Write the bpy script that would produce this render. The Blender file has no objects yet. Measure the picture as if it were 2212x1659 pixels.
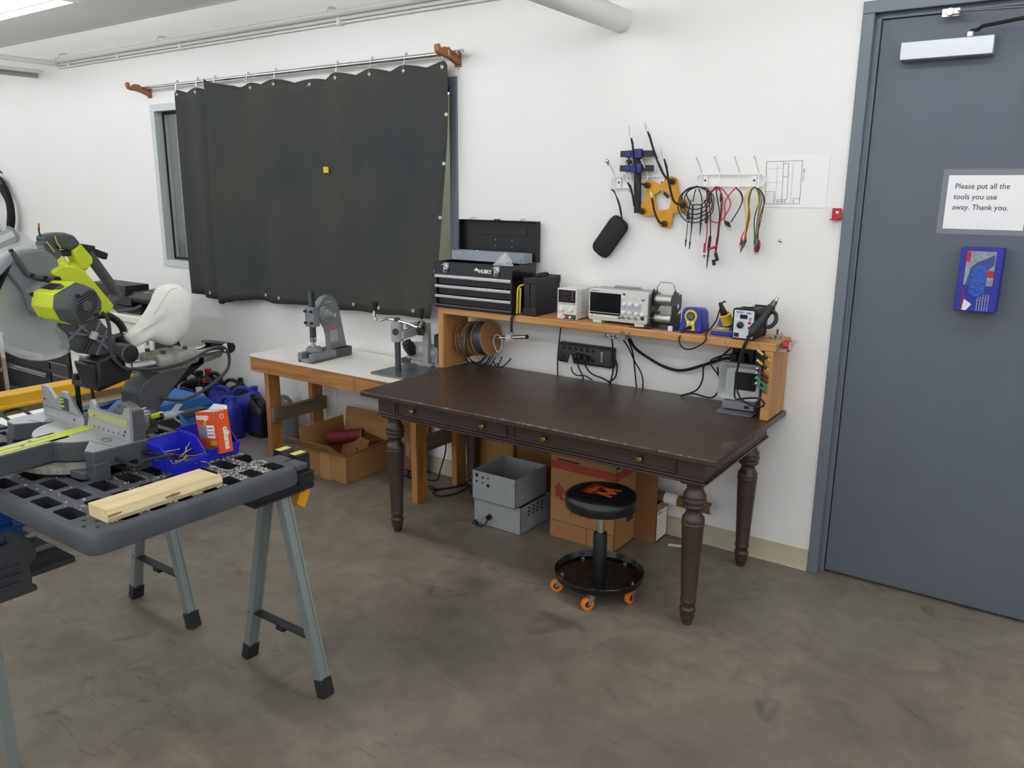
import bpy, bmesh, math, random
from mathutils import Vector, Matrix, Euler
SC = bpy.context.scene
C = SC.collection
R = math.radians
random.seed(7)

# ---------------------------------------------------------------- camera
cam = bpy.data.objects.new('camera', bpy.data.cameras.new('camera'))
C.objects.link(cam)
_r = Vector((0.81572544, 0.57838764, 0.00772886))
_u = Vector((-0.14110915, 0.18601899, 0.97236060))
_f = Vector((-0.56096364, 0.79426990, -0.23335621))
cam.matrix_world = Matrix(((_r.x, _u.x, -_f.x, 0.88541), (_r.y, _u.y, -_f.y, -3.69344), (_r.z, _u.z, -_f.z, 1.74405), (0, 0, 0, 1)))
cam.data.sensor_fit = 'HORIZONTAL'
cam.data.sensor_width = 36.0
cam.data.lens = 1747.242 * 36.0 / 2212.0
cam.data.clip_start = 0.02
SC.camera = cam

# ---------------------------------------------------------------- world, exposure
w = bpy.data.worlds.new('world'); SC.world = w; w.use_nodes = True
w.node_tree.nodes['Background'].inputs[0].default_value = (0.93, 0.96, 1.0, 1)
w.node_tree.nodes['Background'].inputs[1].default_value = 0.45
SC.view_settings.view_transform = 'Standard'
SC.view_settings.look = 'None'
SC.view_settings.gamma = 1.0
SC.view_settings.use_curve_mapping = False
SC.view_settings.exposure = 1.1
TUBE = 6.6          # strength of the fluorescent tubes

# ---------------------------------------------------------------- materials
def lin(c):
    if isinstance(c, str):
        c = [int(c[i:i + 2], 16) / 255 for i in (0, 2, 4)]
    return tuple(x / 12.92 if x <= .04045 else ((x + .055) / 1.055) ** 2.4 for x in c) + (1,)

def M(name, col, rough=.5, metal=0, var=0, vs=8, bump=0, bs=60, coat=0, alpha=1, trans=0, emit=0, stretch=None, spec=.5, var2=None):
    m = bpy.data.materials.new(name); m.use_nodes = True
    nt = m.node_tree; p = nt.nodes['Principled BSDF']
    c = lin(col)
    p.inputs['Base Color'].default_value = c
    p.inputs['Roughness'].default_value = rough
    p.inputs['Metallic'].default_value = metal
    p.inputs['Coat Weight'].default_value = coat
    p.inputs['Specular IOR Level'].default_value = spec
    if alpha < 1: p.inputs['Alpha'].default_value = alpha
    if trans: p.inputs['Transmission Weight'].default_value = trans
    if emit:
        p.inputs['Emission Color'].default_value = c; p.inputs['Emission Strength'].default_value = emit
    if var or bump:
        tc = nt.nodes.new('ShaderNodeTexCoord'); mp = nt.nodes.new('ShaderNodeMapping')
        nt.links.new(tc.outputs['Object'], mp.inputs[0])
        if stretch: mp.inputs['Scale'].default_value = stretch
        if var:
            n = nt.nodes.new('ShaderNodeTexNoise'); n.inputs['Scale'].default_value = vs; n.inputs['Detail'].default_value = 6
            nt.links.new(mp.outputs[0], n.inputs['Vector'])
            cr = nt.nodes.new('ShaderNodeValToRGB')
            d = lin(var2) if var2 else tuple(x * (1 - var) for x in c[:3]) + (1,)
            e = c if var2 else tuple(min(1, x * (1 + var)) for x in c[:3]) + (1,)
            cr.color_ramp.elements[0].position = .3; cr.color_ramp.elements[1].position = .7
            cr.color_ramp.elements[0].color = d; cr.color_ramp.elements[1].color = e
            nt.links.new(n.outputs['Fac'], cr.inputs[0]); nt.links.new(cr.outputs[0], p.inputs['Base Color'])
        if bump:
            n2 = nt.nodes.new('ShaderNodeTexNoise'); n2.inputs['Scale'].default_value = bs; n2.inputs['Detail'].default_value = 4
            nt.links.new(mp.outputs[0], n2.inputs['Vector'])
            b = nt.nodes.new('ShaderNodeBump'); b.inputs['Strength'].default_value = bump; b.inputs['Distance'].default_value = .01
            nt.links.new(n2.outputs['Fac'], b.inputs['Height']); nt.links.new(b.outputs[0], p.inputs['Normal'])
    return m

def wood(name, a, b, ring=(1, 14, 14), rough=.5, dist=3, scale=2.2):
    m = M(name, a, rough); nt = m.node_tree; p = nt.nodes['Principled BSDF']
    tc = nt.nodes.new('ShaderNodeTexCoord'); mp = nt.nodes.new('ShaderNodeMapping'); mp.inputs['Scale'].default_value = ring
    nz = nt.nodes.new('ShaderNodeTexNoise'); nz.inputs['Scale'].default_value = scale; nz.inputs['Detail'].default_value = 8; nz.inputs['Distortion'].default_value = dist * .3
    cr = nt.nodes.new('ShaderNodeValToRGB'); e = cr.color_ramp.elements
    e[0].position = .32; e[1].position = .68; e[0].color = lin(b); e[1].color = lin(a)
    L = nt.links.new
    L(tc.outputs['Object'], mp.inputs[0]); L(mp.outputs[0], nz.inputs['Vector']); L(nz.outputs['Fac'], cr.inputs[0]); L(cr.outputs[0], p.inputs['Base Color'])
    return m

# ---------------------------------------------------------------- mesh helpers
def catmull(P, k=6, closed=False):
    P = [Vector(p) for p in P]; n = len(P)
    if n < 3: return P
    out = []
    for i in range(n if closed else n - 1):
        if closed: a, b, c, d = P[(i - 1) % n], P[i], P[(i + 1) % n], P[(i + 2) % n]
        else: a, b, c, d = P[max(i - 1, 0)], P[i], P[i + 1], P[min(i + 2, n - 1)]
        for j in range(k):
            t = j / k
            out.append(.5 * ((2 * b) + (c - a) * t + (2 * a - 5 * b + 4 * c - d) * t * t + (3 * b - a - 3 * c + d) * t ** 3))
    if not closed: out.append(P[-1])
    return out

class B:
    """collects shapes into one mesh"""
    def __init__(s): s.bm = bmesh.new(); s.mi = 0
    def _faces(s, fs):
        for f in fs:
            if f: f.material_index = s.mi
    def face(s, vs):
        try:
            f = s.bm.faces.new(vs); f.material_index = s.mi; return f
        except ValueError: return None
    def poly(s, pts): return s.face([s.bm.verts.new(p) for p in pts])
    def box(s, c, d, rot=None, tp=(1, 1)):
        hx, hy, hz = d[0] / 2, d[1] / 2, d[2] / 2
        P = [Vector((sx * hx * (tp[0] if sz > 0 else 1), sy * hy * (tp[1] if sz > 0 else 1), sz * hz)) for sz in (-1, 1) for sy in (-1, 1) for sx in (-1, 1)]
        if rot:
            m = Euler([R(a) for a in rot]).to_matrix(); P = [m @ p for p in P]
        v = [s.bm.verts.new(p + Vector(c)) for p in P]
        for q in ((0, 2, 3, 1), (4, 5, 7, 6), (0, 1, 5, 4), (2, 6, 7, 3), (0, 4, 6, 2), (1, 3, 7, 5)): s.face([v[i] for i in q])
        return s
    def bx(s, x0, x1, y0, y1, z0, z1): return s.box(((x0 + x1) / 2, (y0 + y1) / 2, (z0 + z1) / 2), (abs(x1 - x0), abs(y1 - y0), abs(z1 - z0)))
    def beam(s, a, b, wd, ht, up=(0, 0, 1)):
        a, b = Vector(a), Vector(b); d = (b - a).normalized(); u = Vector(up); sd = d.cross(u).normalized(); u = sd.cross(d)
        r = [[p + sd * x * wd / 2 + u * y * ht / 2 for x, y in ((-1, -1), (1, -1), (1, 1), (-1, 1))] for p in (a, b)]
        return s.loft(r)
    def loft(s, rings, caps=True, closed=False):
        V = [[s.bm.verts.new(p) for p in r] for r in rings]; n = len(V[0])
        m = len(V)
        for i in range(m if closed else m - 1):
            A, Bq = V[i], V[(i + 1) % m]
            for j in range(n): s.face([A[j], A[(j + 1) % n], Bq[(j + 1) % n], Bq[j]])
        if caps and not closed:
            s.face(list(reversed(V[0]))); s.face(V[-1])
        return s
    def tube(s, pts, r, n=8, sm=0, closed=False, caps=True):
        P = catmull(pts, sm, closed) if sm else [Vector(p) for p in pts]
        k = len(P); rad = r if isinstance(r, (list, tuple)) else None
        T = []
        for i in range(k):
            if closed: t = P[(i + 1) % k] - P[(i - 1) % k]
            else: t = P[min(i + 1, k - 1)] - P[max(i - 1, 0)]
            T.append(t.normalized() if t.length > 1e-9 else Vector((0, 0, 1)))
        a = Vector((0, 0, 1)) if abs(T[0].z) < .9 else Vector((1, 0, 0))
        N = (a - T[0] * a.dot(T[0])).normalized(); rings = []
        for i in range(k):
            N = (N - T[i] * N.dot(T[i])).normalized(); Q = T[i].cross(N)
            rr = r if rad is None else (rad[0] + (rad[-1] - rad[0]) * i / (k - 1) if len(rad) == 2 else rad[min(i, len(rad) - 1)])
            rings.append([P[i] + (N * math.cos(2 * math.pi * j / n) + Q * math.sin(2 * math.pi * j / n)) * rr for j in range(n)])
        return s.loft(rings, caps, closed)
    def cyl(s, a, b, r, r2=None, n=20): return s.tube([a, b], [r, r if r2 is None else r2], n)
    def lathe(s, prof, c=(0, 0, 0), n=28, ax=(0, 0, 1)):
        z = Vector(ax).normalized(); a = Vector((1, 0, 0)) if abs(z.x) < .9 else Vector((0, 1, 0))
        x = (a - z * a.dot(z)).normalized(); y = z.cross(x); c = Vector(c)
        return s.loft([[c + z * h + (x * math.cos(2 * math.pi * j / n) + y * math.sin(2 * math.pi * j / n)) * max(r, 1e-5) for j in range(n)] for h, r in prof])
    def prism(s, poly, a, b, ax='x'):
        def P(u, v, t): return Vector((t, u, v) if ax == 'x' else ((u, t, v) if ax == 'y' else (u, v, t)))
        return s.loft([[P(u, v, t) for u, v in poly] for t in (a, b)])
    def ell(s, c, r, nu=20, nv=12):
        c = Vector(c); r = (r, r, r) if not isinstance(r, (list, tuple)) else r
        return s.loft([[c + Vector((r[0] * max(math.sin(math.pi * i / nv), .01) * math.cos(2 * math.pi * j / nu), r[1] * max(math.sin(math.pi * i / nv), .01) * math.sin(2 * math.pi * j / nu), -r[2] * math.cos(math.pi * i / nv))) for j in range(nu)] for i in range(nv + 1)])
    def torus(s, c, R1, r, ax=(0, 0, 1), n=28, m=8, sc=(1, 1)):
        z = Vector(ax).normalized(); a = Vector((1, 0, 0)) if abs(z.x) < .9 else Vector((0, 1, 0))
        x = (a - z * a.dot(z)).normalized(); y = z.cross(x); c = Vector(c)
        return s.tube([c + x * math.cos(2 * math.pi * i / n) * R1 * sc[0] + y * math.sin(2 * math.pi * i / n) * R1 * sc[1] for i in range(n)], r, m, closed=True)
    def ringbox(s, x0, x1, z0, z1, t, y0, y1):
        """a rectangular frame in the xz plane"""
        s.bx(x0, x1, y0, y1, z0, z0 + t); s.bx(x0, x1, y0, y1, z1 - t, z1); s.bx(x0, x0 + t, y0, y1, z0 + t, z1 - t); return s.bx(x1 - t, x1, y0, y1, z0 + t, z1 - t)
    def xf(s, m):
        bmesh.ops.transform(s.bm, matrix=m, verts=s.bm.verts); return s
    def o(s, name, mat, par=None, bev=0, seg=2, ang=35, loc=None, rz=0, sub=0, flat=False):
        bm = s.bm
        bmesh.ops.recalc_face_normals(bm, faces=bm.faces)
        me = bpy.data.meshes.new(name); bm.to_mesh(me); bm.free()
        for m in (mat if isinstance(mat, (list, tuple)) else [mat]): me.materials.append(m)
        if not flat:
            me.shade_smooth()
            if not sub: me.set_sharp_from_angle(angle=R(ang))
        ob = bpy.data.objects.new(name, me); C.objects.link(ob)
        if par is not None: ob.parent = par
        if loc: ob.location = loc
        if rz: ob.rotation_euler = (0, 0, R(rz))
        if bev:
            md = ob.modifiers.new('edge', 'BEVEL'); md.width = bev; md.segments = seg; md.limit_method = 'ANGLE'; md.angle_limit = R(32)
        if sub:
            md = ob.modifiers.new('smooth', 'SUBSURF'); md.levels = sub; md.render_levels = sub
        return ob

def tag(o, label=None, cat=None, group=None, kind=None):
    if label: o['label'] = label
    if cat: o['category'] = cat
    if group: o['group'] = group
    if kind: o['kind'] = kind
    return o

def T(name, label, cat, loc=(0, 0, 0), rz=0, group=None, rot=None):
    o = bpy.data.objects.new(name, None); C.objects.link(o); o.location = loc; o.empty_display_size = .05
    o.rotation_euler = rot if rot else (0, 0, R(rz))
    return tag(o, label, cat, group)

def struct(o): o['kind'] = 'structure'; return o

def txt(s, size, loc, rot, mat, par, name='lettering', al='LEFT', off=0, ex=.0004, sx=1, shear=0):
    cu = bpy.data.curves.new(name, 'FONT'); cu.body = s; cu.size = size; cu.align_x = al; cu.extrude = ex; cu.offset = off; cu.shear = shear
    cu.resolution_u = 3
    tmp = bpy.data.objects.new('tmp', cu); me = bpy.data.meshes.new_from_object(tmp); bpy.data.objects.remove(tmp)
    me.name = name; me.materials.clear(); me.materials.append(mat)
    o = bpy.data.objects.new(name, me); C.objects.link(o); o.parent = par; o.location = loc; o.rotation_euler = [R(a) for a in rot]; o.scale = (sx, 1, 1)
    return o

def copy_tree(o, parent=None, data=True):
    c = o.copy(); C.objects.link(c)
    if parent is not None: c.parent = parent
    for ch in list(o.children): copy_tree(ch, c)
    return c

def adopt(o, par):
    o.parent = par; o.matrix_parent_inverse = par.matrix_basis.inverted(); return o

def rrect(x0, x1, y0, y1, r, k=4):
    """rounded rectangle outline"""
    out = []
    for cx, cy, a in ((x1 - r, y1 - r, 0), (x0 + r, y1 - r, 90), (x0 + r, y0 + r, 180), (x1 - r, y0 + r, 270)):
        for i in range(k + 1):
            t = R(a + 90 * i / k); out.append((cx + r * math.cos(t), cy + r * math.sin(t)))
    return out

# common materials
m_black = M('black_plastic', '18191b', .42)
m_blackm = M('matt_black', '1b1b1c', .62)
m_rubber = M('black_rubber', '131314', .7)
m_dgrey = M('dark_grey_plastic', '3a3c40', .5)
m_steel = M('steel', 'b9bcc0', .28, 1)
m_chrome = M('chrome', 'd8dadd', .12, 1)
m_alu = M('aluminium', 'c2c5c8', .38, 1, var=.06, vs=20)
m_brass = M('brass', 'a58c4c', .3, 1)
m_white = M('white_plastic', 'e6e6e4', .4)
m_card = M('cardboard', 'a3794d', .85, var=.07, vs=5, bump=.05)
m_carddark = M('dark_cardboard', '8b6038', .85, var=.08, vs=5)
m_screwy = M('zinc_yellow_screw', 'b7a468', .35, 1)
m_red = M('red_plastic', 'b3202a', .4)
m_ink = M('ink_black', '1c1b1a', .7)
# ================================================================ room
def wallmat():
    m = M('wall_paint', 'ecebe8', .62, spec=.25); nt = m.node_tree; p = nt.nodes['Principled BSDF']; L = nt.links.new
    tc = nt.nodes.new('ShaderNodeTexCoord')
    n = nt.nodes.new('ShaderNodeTexNoise'); n.inputs['Scale'].default_value = 90; n.inputs['Detail'].default_value = 3
    b = nt.nodes.new('ShaderNodeBump'); b.inputs['Strength'].default_value = .06; b.inputs['Distance'].default_value = .01
    L(tc.outputs['Object'], n.inputs['Vector']); L(n.outputs['Fac'], b.inputs['Height']); L(b.outputs[0], p.inputs['Normal'])
    n2 = nt.nodes.new('ShaderNodeTexNoise'); n2.inputs['Scale'].default_value = 1.1; n2.inputs['Detail'].default_value = 4
    cr = nt.nodes.new('ShaderNodeValToRGB'); cr.color_ramp.elements[0].color = lin('e8e6e2'); cr.color_ramp.elements[1].color = lin('efeeec')
    L(tc.outputs['Object'], n2.inputs['Vector']); L(n2.outputs['Fac'], cr.inputs[0]); L(cr.outputs[0], p.inputs['Base Color'])
    return m

def floormat():
    m = M('concrete', '807a70', .5); nt = m.node_tree; p = nt.nodes['Principled BSDF']; L = nt.links.new
    N = nt.nodes.new
    tc = N('ShaderNodeTexCoord')
    def noise(s, d, dist=0, vec=None):
        n = N('ShaderNodeTexNoise'); n.inputs['Scale'].default_value = s; n.inputs['Detail'].default_value = d; n.inputs['Distortion'].default_value = dist
        L(vec or tc.outputs['Object'], n.inputs['Vector']); return n.outputs['Fac']
    def ramp(f, a, b, ca, cb):
        c = N('ShaderNodeValToRGB'); e = c.color_ramp.elements; e[0].position = a; e[1].position = b; e[0].color = ca; e[1].color = cb; L(f, c.inputs[0]); return c.outputs[0]
    def mix(f, a, b, t='MIX'):
        x = N('ShaderNodeMix'); x.data_type = 'RGBA'; x.blend_type = t
        if isinstance(f, float): x.inputs[0].default_value = f
        else: L(f, x.inputs[0])
        L(a, x.inputs[6]) if not isinstance(a, tuple) else setattr(x.inputs[6], 'default_value', a)
        L(b, x.inputs[7]) if not isinstance(b, tuple) else setattr(x.inputs[7], 'default_value', b)
        return x.outputs[2]
    base = ramp(noise(1.6, 9, .6), .3, .72, lin('6f675c'), lin('8e8477'))
    sm = ramp(noise(7, 8, 1.2), .35, .7, lin('6c6458'), lin('958b7d'))
    col = mix(.45, base, sm)
    stain = ramp(noise(.55, 5, .8), .54, .70, (0, 0, 0, 1), (.6, .6, .6, 1))
    col = mix(stain, col, lin('5a544c'))
    spot = ramp(noise(2.7, 6, 1.6), .66, .74, (0, 0, 0, 1), (.7, .7, .7, 1))
    col = mix(spot, col, lin('4c4640'))
    mp = N('ShaderNodeMapping'); mp.inputs['Scale'].default_value = (1.2, 7, 1); mp.inputs['Rotation'].default_value = (0, 0, .6); L(tc.outputs['Object'], mp.inputs[0])
    scr = ramp(noise(3.2, 10, 2.2, mp.outputs[0]), .63, .66, (0, 0, 0, 1), (.35, .35, .35, 1))
    col = mix(scr, col, lin('544e47'))
    # the round damp patches left by past spills
    def patch(cx, cy, r0, r1, amt):
        nonlocal col
        mpx = N('ShaderNodeMapping'); mpx.inputs['Location'].default_value = (-cx, -cy, 0); L(tc.outputs['Object'], mpx.inputs[0])
        ad = N('ShaderNodeVectorMath'); ad.operation = 'ADD'
        nn = N('ShaderNodeTexNoise'); nn.inputs['Scale'].default_value = 5; nn.inputs['Detail'].default_value = 7; L(tc.outputs['Object'], nn.inputs['Vector'])
        sc = N('ShaderNodeVectorMath'); sc.operation = 'SCALE'; sc.inputs['Scale'].default_value = r1 * .9; L(nn.outputs['Color'], sc.inputs[0])
        L(mpx.outputs[0], ad.inputs[0]); L(sc.outputs[0], ad.inputs[1])
        sb = N('ShaderNodeVectorMath'); sb.operation = 'SUBTRACT'; sb.inputs[1].default_value = (r1 * .45, r1 * .45, r1 * .45); L(ad.outputs[0], sb.inputs[0])
        ln = N('ShaderNodeVectorMath'); ln.operation = 'LENGTH'; L(sb.outputs[0], ln.inputs[0])
        f = ramp(ln.outputs['Value'], r0, r1, (amt, amt, amt, 1), (0, 0, 0, 1))
        col = mix(f, col, lin('47423d'))
    patch(-.95, -1.55, .1, .75, .62)
    patch(-1.2, -1.02, .02, .13, .6)
    patch(-.35, -2.05, .02, .07, .45)
    patch(-.12, -1.95, .1, .6, .3)
    L(col, p.inputs['Base Color'])
    L(ramp(noise(4, 6), .3, .7, (.38, .38, .38, 1), (.62, .62, .62, 1)), p.inputs['Roughness'])
    b = N('ShaderNodeBump'); b.inputs['Strength'].default_value = .12; b.inputs['Distance'].default_value = .01
    L(noise(40, 8), b.inputs['Height']); L(b.outputs[0], p.inputs['Normal'])
    return m

m_wall = wallmat()
m_floor = floormat()
m_ceil = M('ceiling_paint', 'e6e4de', .85, spec=.15)
m_base = M('beige_vinyl', 'bdb59c', .55, var=.05, vs=4)
m_door = M('slate_door_paint', '5d646e', .5, var=.035, vs=6, bump=.03, bs=120)
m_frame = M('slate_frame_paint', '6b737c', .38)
m_winf = M('pale_window_frame', 'c6cbcc', .35)
m_glass = M('window_glass', 'f4fbf8', .02, trans=1)
m_pipe = M('white_pipe_paint', 'e4e3df', .45)
m_galv = M('galvanised_pipe', '9a9c9c', .42, .8, var=.08)

struct(B().bx(-13, 5, -10, 6, -.1, 0).o('floor', m_floor))
struct(B().bx(-13, 5, -10, 0, 2.954, 3.05).o('ceiling', m_ceil))
WX0, WX1, WZ0, WZ1 = -5.112, -2.108, 1.137, 2.352
b = B()
for x0, x1, z0, z1 in ((-13, WX0 + .03, 0, 2.954), (WX0 + .03, WX1 - .03, 0, WZ0 + .03), (WX0 + .03, WX1 - .03, WZ1 - .03, 2.954), (WX1 - .03, .03, 0, 2.954), (.03, 1.05, 2.46, 2.954), (1.05, 5, 0, 2.954)):
    b.bx(x0, x1, 0, .14, z0, z1)
struct(b.o('wall_back', m_wall))
# vinyl cove base along the wall
b = B()
for x0, x1 in ((-13, -3.2), (-3.198, -.002)):
    b.prism([(0, 0), (-.012, 0), (-.005, .010), (-.003, .1), (0, .103)], x0, x1, 'x')
struct(b.o('baseboard_back', m_base))

# ---- window: hollow metal frame, glass, ledge
win = struct(bpy.data.objects.new('window_1', None)); C.objects.link(win); win.location = (0, 0, 0)
FW = .052
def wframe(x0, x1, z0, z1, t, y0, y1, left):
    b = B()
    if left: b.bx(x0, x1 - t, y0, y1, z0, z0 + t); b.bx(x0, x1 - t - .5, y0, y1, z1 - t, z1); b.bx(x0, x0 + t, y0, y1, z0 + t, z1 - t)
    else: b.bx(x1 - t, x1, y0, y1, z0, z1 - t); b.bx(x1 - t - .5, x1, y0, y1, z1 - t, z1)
    return b
for left, mt, nm in ((True, m_winf, 'window_frame'), (False, m_frame, 'window_jamb')):  # one frame in two tones: left side, sill and most of head paler
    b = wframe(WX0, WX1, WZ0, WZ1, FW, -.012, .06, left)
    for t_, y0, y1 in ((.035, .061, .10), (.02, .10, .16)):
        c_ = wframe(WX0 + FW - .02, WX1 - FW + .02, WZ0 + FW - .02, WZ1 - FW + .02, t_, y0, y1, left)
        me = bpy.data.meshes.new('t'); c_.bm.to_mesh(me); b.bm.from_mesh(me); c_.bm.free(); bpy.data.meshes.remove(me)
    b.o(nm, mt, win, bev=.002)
b = B(); b.ringbox(WX0 + FW - .004, WX1 - FW + .004, WZ0 + FW - .004, WZ1 - FW + .004, .022, .054, .0605)
b.o('window_gasket', m_rubber, win)
B().bx(WX0 + FW + .01, WX1 - FW - .01, .075, .081, WZ0 + FW + .01, WZ1 - FW - .01).o('window_pane', m_glass, win)

# ---- the room behind the window
m_far = M('far_room_wall', 'd3d2c4', .8)
struct(B().bx(-13, 5, 3.6, 3.7, 0, 3).o('wall_far', m_far))
struct(B().bx(-13, 5, .14, 3.6, 2.95, 3.0).o('ceiling_far', m_ceil))
struct(B().bx(-5.3, -5.2, .14, 3.6, 0, 3).o('wall_far_left', m_far))
struct(B().bx(-5.06, -2.16, .16, .62, 1.05, 1.15).o('trim_1', wood('ledge_wood', 'c79d63', 'a87c48')))

# ---- door with hollow metal frame
door = struct(bpy.data.objects.new('door_1', None)); C.objects.link(door)
b = B()
prof = [(0, .0), (0, -.012), (.047, -.012), (.047, .03), (.066, .03), (.066, .14), (0, .14)]
b.loft([[Vector((x, y, z)) for x, y in prof] for z in (0, 2.49 - .047)])
b.loft([[Vector((1.06 - x, y, z)) for x, y in prof] for z in (0, 2.49 - .047)])
b.bx(0, 1.06, -.012, .0, 2.49 - .047, 2.49); b.bx(.047, 1.013, -.011, .14, 2.449, 2.489); b.bx(.047, 1.013, .03, .14, 2.424, 2.45)
b.o('door_frame', m_frame, door, bev=.003)
B().bx(.07, .99, .034, .08, .014, 2.42).o('door_leaf', m_door, door, bev=.002)
B().bx(.066, .994, .10, .13, 0, .014).o('dark_gap_strip', m_black, door)  # black strip stands in for the dark gap under the leaf

# ---- fluorescent strip fixtures, near row by the wall; farther rows unseen, added for fill
m_tube = M('lit_tube', 'f7fbff', .3, emit=TUBE)
m_fix = M('white_enamel', 'f0f0ee', .35)
def fixture():
    t = T('fluorescent_light', 'white fluorescent strip light hanging by wires at the top left corner', 'ceiling light', (0, 0, 0))
    b = B(); b.prism([(-.022, .065), (.022, .065), (.026, .025), (.020, .012), (-.020, .012), (-.026, .025)], -1.2, 1.2, 'x'); b.bx(-1.2, -1.185, -.075, .075, -.02, .045); b.bx(1.185, 1.2, -.075, .075, -.02, .045); b.o('housing', m_fix, t)
    for y in (-.05, .05): B().cyl((-1.19, y, -.004), (1.19, y, -.004), .016, n=12).o('tube', m_tube, t)
    for x in (-.9, .9): B().tube([(x, 0, .07), (x, .01, .13), (x, 0, .19)], .004, 6).o('hanger', m_fix, t)
    return t
fx = fixture()
ROWS = [(-1.17, (-7.75, -5.15, -2.55, .05, 2.65))] + [(y, (-7.6, -5, -2.4, .2, 2.8)) for y in (-3.3, -5.4, -7.5)]
first = True
for y, xs in ROWS:
    for x in xs:
        o = fx if first else copy_tree(fx)
        first = False
        o.location = (x, y, 2.765)
        o['group'] = 'fluorescent strip lights'
        if (x, y) != (-5.15, -1.17): o['label'] = 'white fluorescent strip light hanging from the ceiling outside the picture'
# row of lamps beyond the window
for x in (-4.0, -1.4):
    o = copy_tree(fx); o.location = (x, 2.2, 2.6); o['group'] = 'fluorescent strip lights in the next room'
    o['label'] = 'fluorescent strip light seen through the gap at the right of the curtain'
# ================================================================ dark table
def darkwood():
    m = M('dark_stained_wood', '35241f', .42, coat=.4); nt = m.node_tree; p = nt.nodes['Principled BSDF']; L = nt.links.new; N = nt.nodes.new
    tc = N('ShaderNodeTexCoord'); mp = N('ShaderNodeMapping'); mp.inputs['Scale'].default_value = (1.5, 12, 12); L(tc.outputs['Object'], mp.inputs[0])
    n = N('ShaderNodeTexNoise'); n.inputs['Scale'].default_value = 2.5; n.inputs['Detail'].default_value = 8; L(mp.outputs[0], n.inputs['Vector'])
    cr = N('ShaderNodeValToRGB'); cr.color_ramp.elements[0].position = .3; cr.color_ramp.elements[1].position = .75
    cr.color_ramp.elements[0].color = lin('33241e'); cr.color_ramp.elements[1].color = lin('432f27'); L(n.outputs['Fac'], cr.inputs[0])
    # pale scuffs worn through the stain
    n2 = N('ShaderNodeTexNoise'); n2.inputs['Scale'].default_value = 16; n2.inputs['Detail'].default_value = 8; n2.inputs['Distortion'].default_value = 2.5; L(tc.outputs['Object'], n2.inputs['Vector'])
    c2 = N('ShaderNodeValToRGB'); c2.color_ramp.elements[0].position = .735; c2.color_ramp.elements[1].position = .77; L(n2.outputs['Fac'], c2.inputs[0])
    mx = N('ShaderNodeMix'); mx.data_type = 'RGBA'; L(c2.outputs[0], mx.inputs[0]); L(cr.outputs[0], mx.inputs[6]); mx.inputs[7].default_value = lin('8d7466')
    p.inputs['Coat Roughness'].default_value = .38
    L(mx.outputs[2], p.inputs['Base Color'])
    n3 = N('ShaderNodeTexNoise'); n3.inputs['Scale'].default_value = 5; n3.inputs['Detail'].default_value = 6; L(tc.outputs['Object'], n3.inputs['Vector'])
    c3 = N('ShaderNodeMapRange'); c3.inputs[3].default_value = .32; c3.inputs[4].default_value = .5; L(n3.outputs['Fac'], c3.inputs[0]); L(c3.outputs[0], p.inputs['Roughness'])
    return m
m_dark = darkwood()
m_worn = M('bare_worn_wood', '8a6a58', .7, var=.2, vs=40)
TZ = .7616
tb = T('desk_table', 'long dark brown wooden table with turned legs, two drawers and a scuffed top', 'table', (-.1598, -.0088, 0), .79)
Lx, Ly = 1.851, .896
B().bx(-Lx, 0, -Ly, 0, TZ - .026, TZ).o('tabletop', m_dark, tb, bev=.006, seg=3)
b = B()
ax0, ax1, ay0, ay1 = -Lx + .065, -.065, -Ly + .065, -.065
b.bx(ax0, ax1, ay0 + .004, ay0 + .03, .645, TZ - .026); b.bx(ax0, ax1, ay1 - .03, ay1, .645, TZ - .026)
b.bx(ax0, ax0 + .03, ay0, ay1, .645, TZ - .026); b.bx(ax1 - .03, ax1, ay0, ay1, .645, TZ - .026)
b.o('apron', m_dark, tb, bev=.002)
b = B()
for z0, z1, e in ((.632, .642, .010), (.642, .652, .004)):
    b.bx(ax0 - e, ax1 + e, ay0 - e, ay0 + .02, z0, z1); b.bx(ax0 - e, ax1 + e, ay1 - .02, ay1 + e, z0, z1)
    b.bx(ax0 - e, ax0 + .02, ay0, ay1, z0, z1); b.bx(ax1 - .02, ax1 + e, ay0, ay1, z0, z1)
b.o('apron_moulding', m_dark, tb, bev=.003)
for x0, x1 in ((ax0 + .115, ax0 + .79), (ax0 + .815, ax1 - .115)):
    b = B(); b.bx(x0, x1, ay0 - .001, ay0 + .006, .655, TZ - .03)
    b.ringbox(x0 + .006, x1 - .006, .659, TZ - .034, .010, ay0 - .007, ay0)
    d = b.o('drawer', m_dark, tb, bev=.002)
    for k in (.22, .80) if x0 > -1 else (.17, .80):
        xk = x0 + (x1 - x0) * k
        B().lathe([(0, .006), (.010, .006), (.012, .013), (.018, .014), (.022, .010), (.0225, .006)], (xk, ay0 - .001, .691), 16, (0, -1, 0)).o('knob', m_brass, d)
LEG = [(0, .019), (.004, .021), (.024, .023), (.026, .028), (.032, .030), (.045, .028), (.052, .029), (.060, .033), (.067, .034), (.073, .033), (.078, .029), (.092, .029), (.099, .033), (.105, .034), (.11, .032), (.114, .031),
       (.44, .045), (.442, .047), (.448, .047), (.450, .045), (.462, .046), (.474, .043), (.484, .035), (.497, .031), (.507, .033), (.514, .043), (.520, .047), (.526, .047), (.531, .043), (.536, .046), (.543, .049), (.550, .048), (.553, .044), (.560, .046), (.572, .045), (.582, .038), (.592, .033), (.605, .034), (.618, .040), (.632, .045)]
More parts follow.
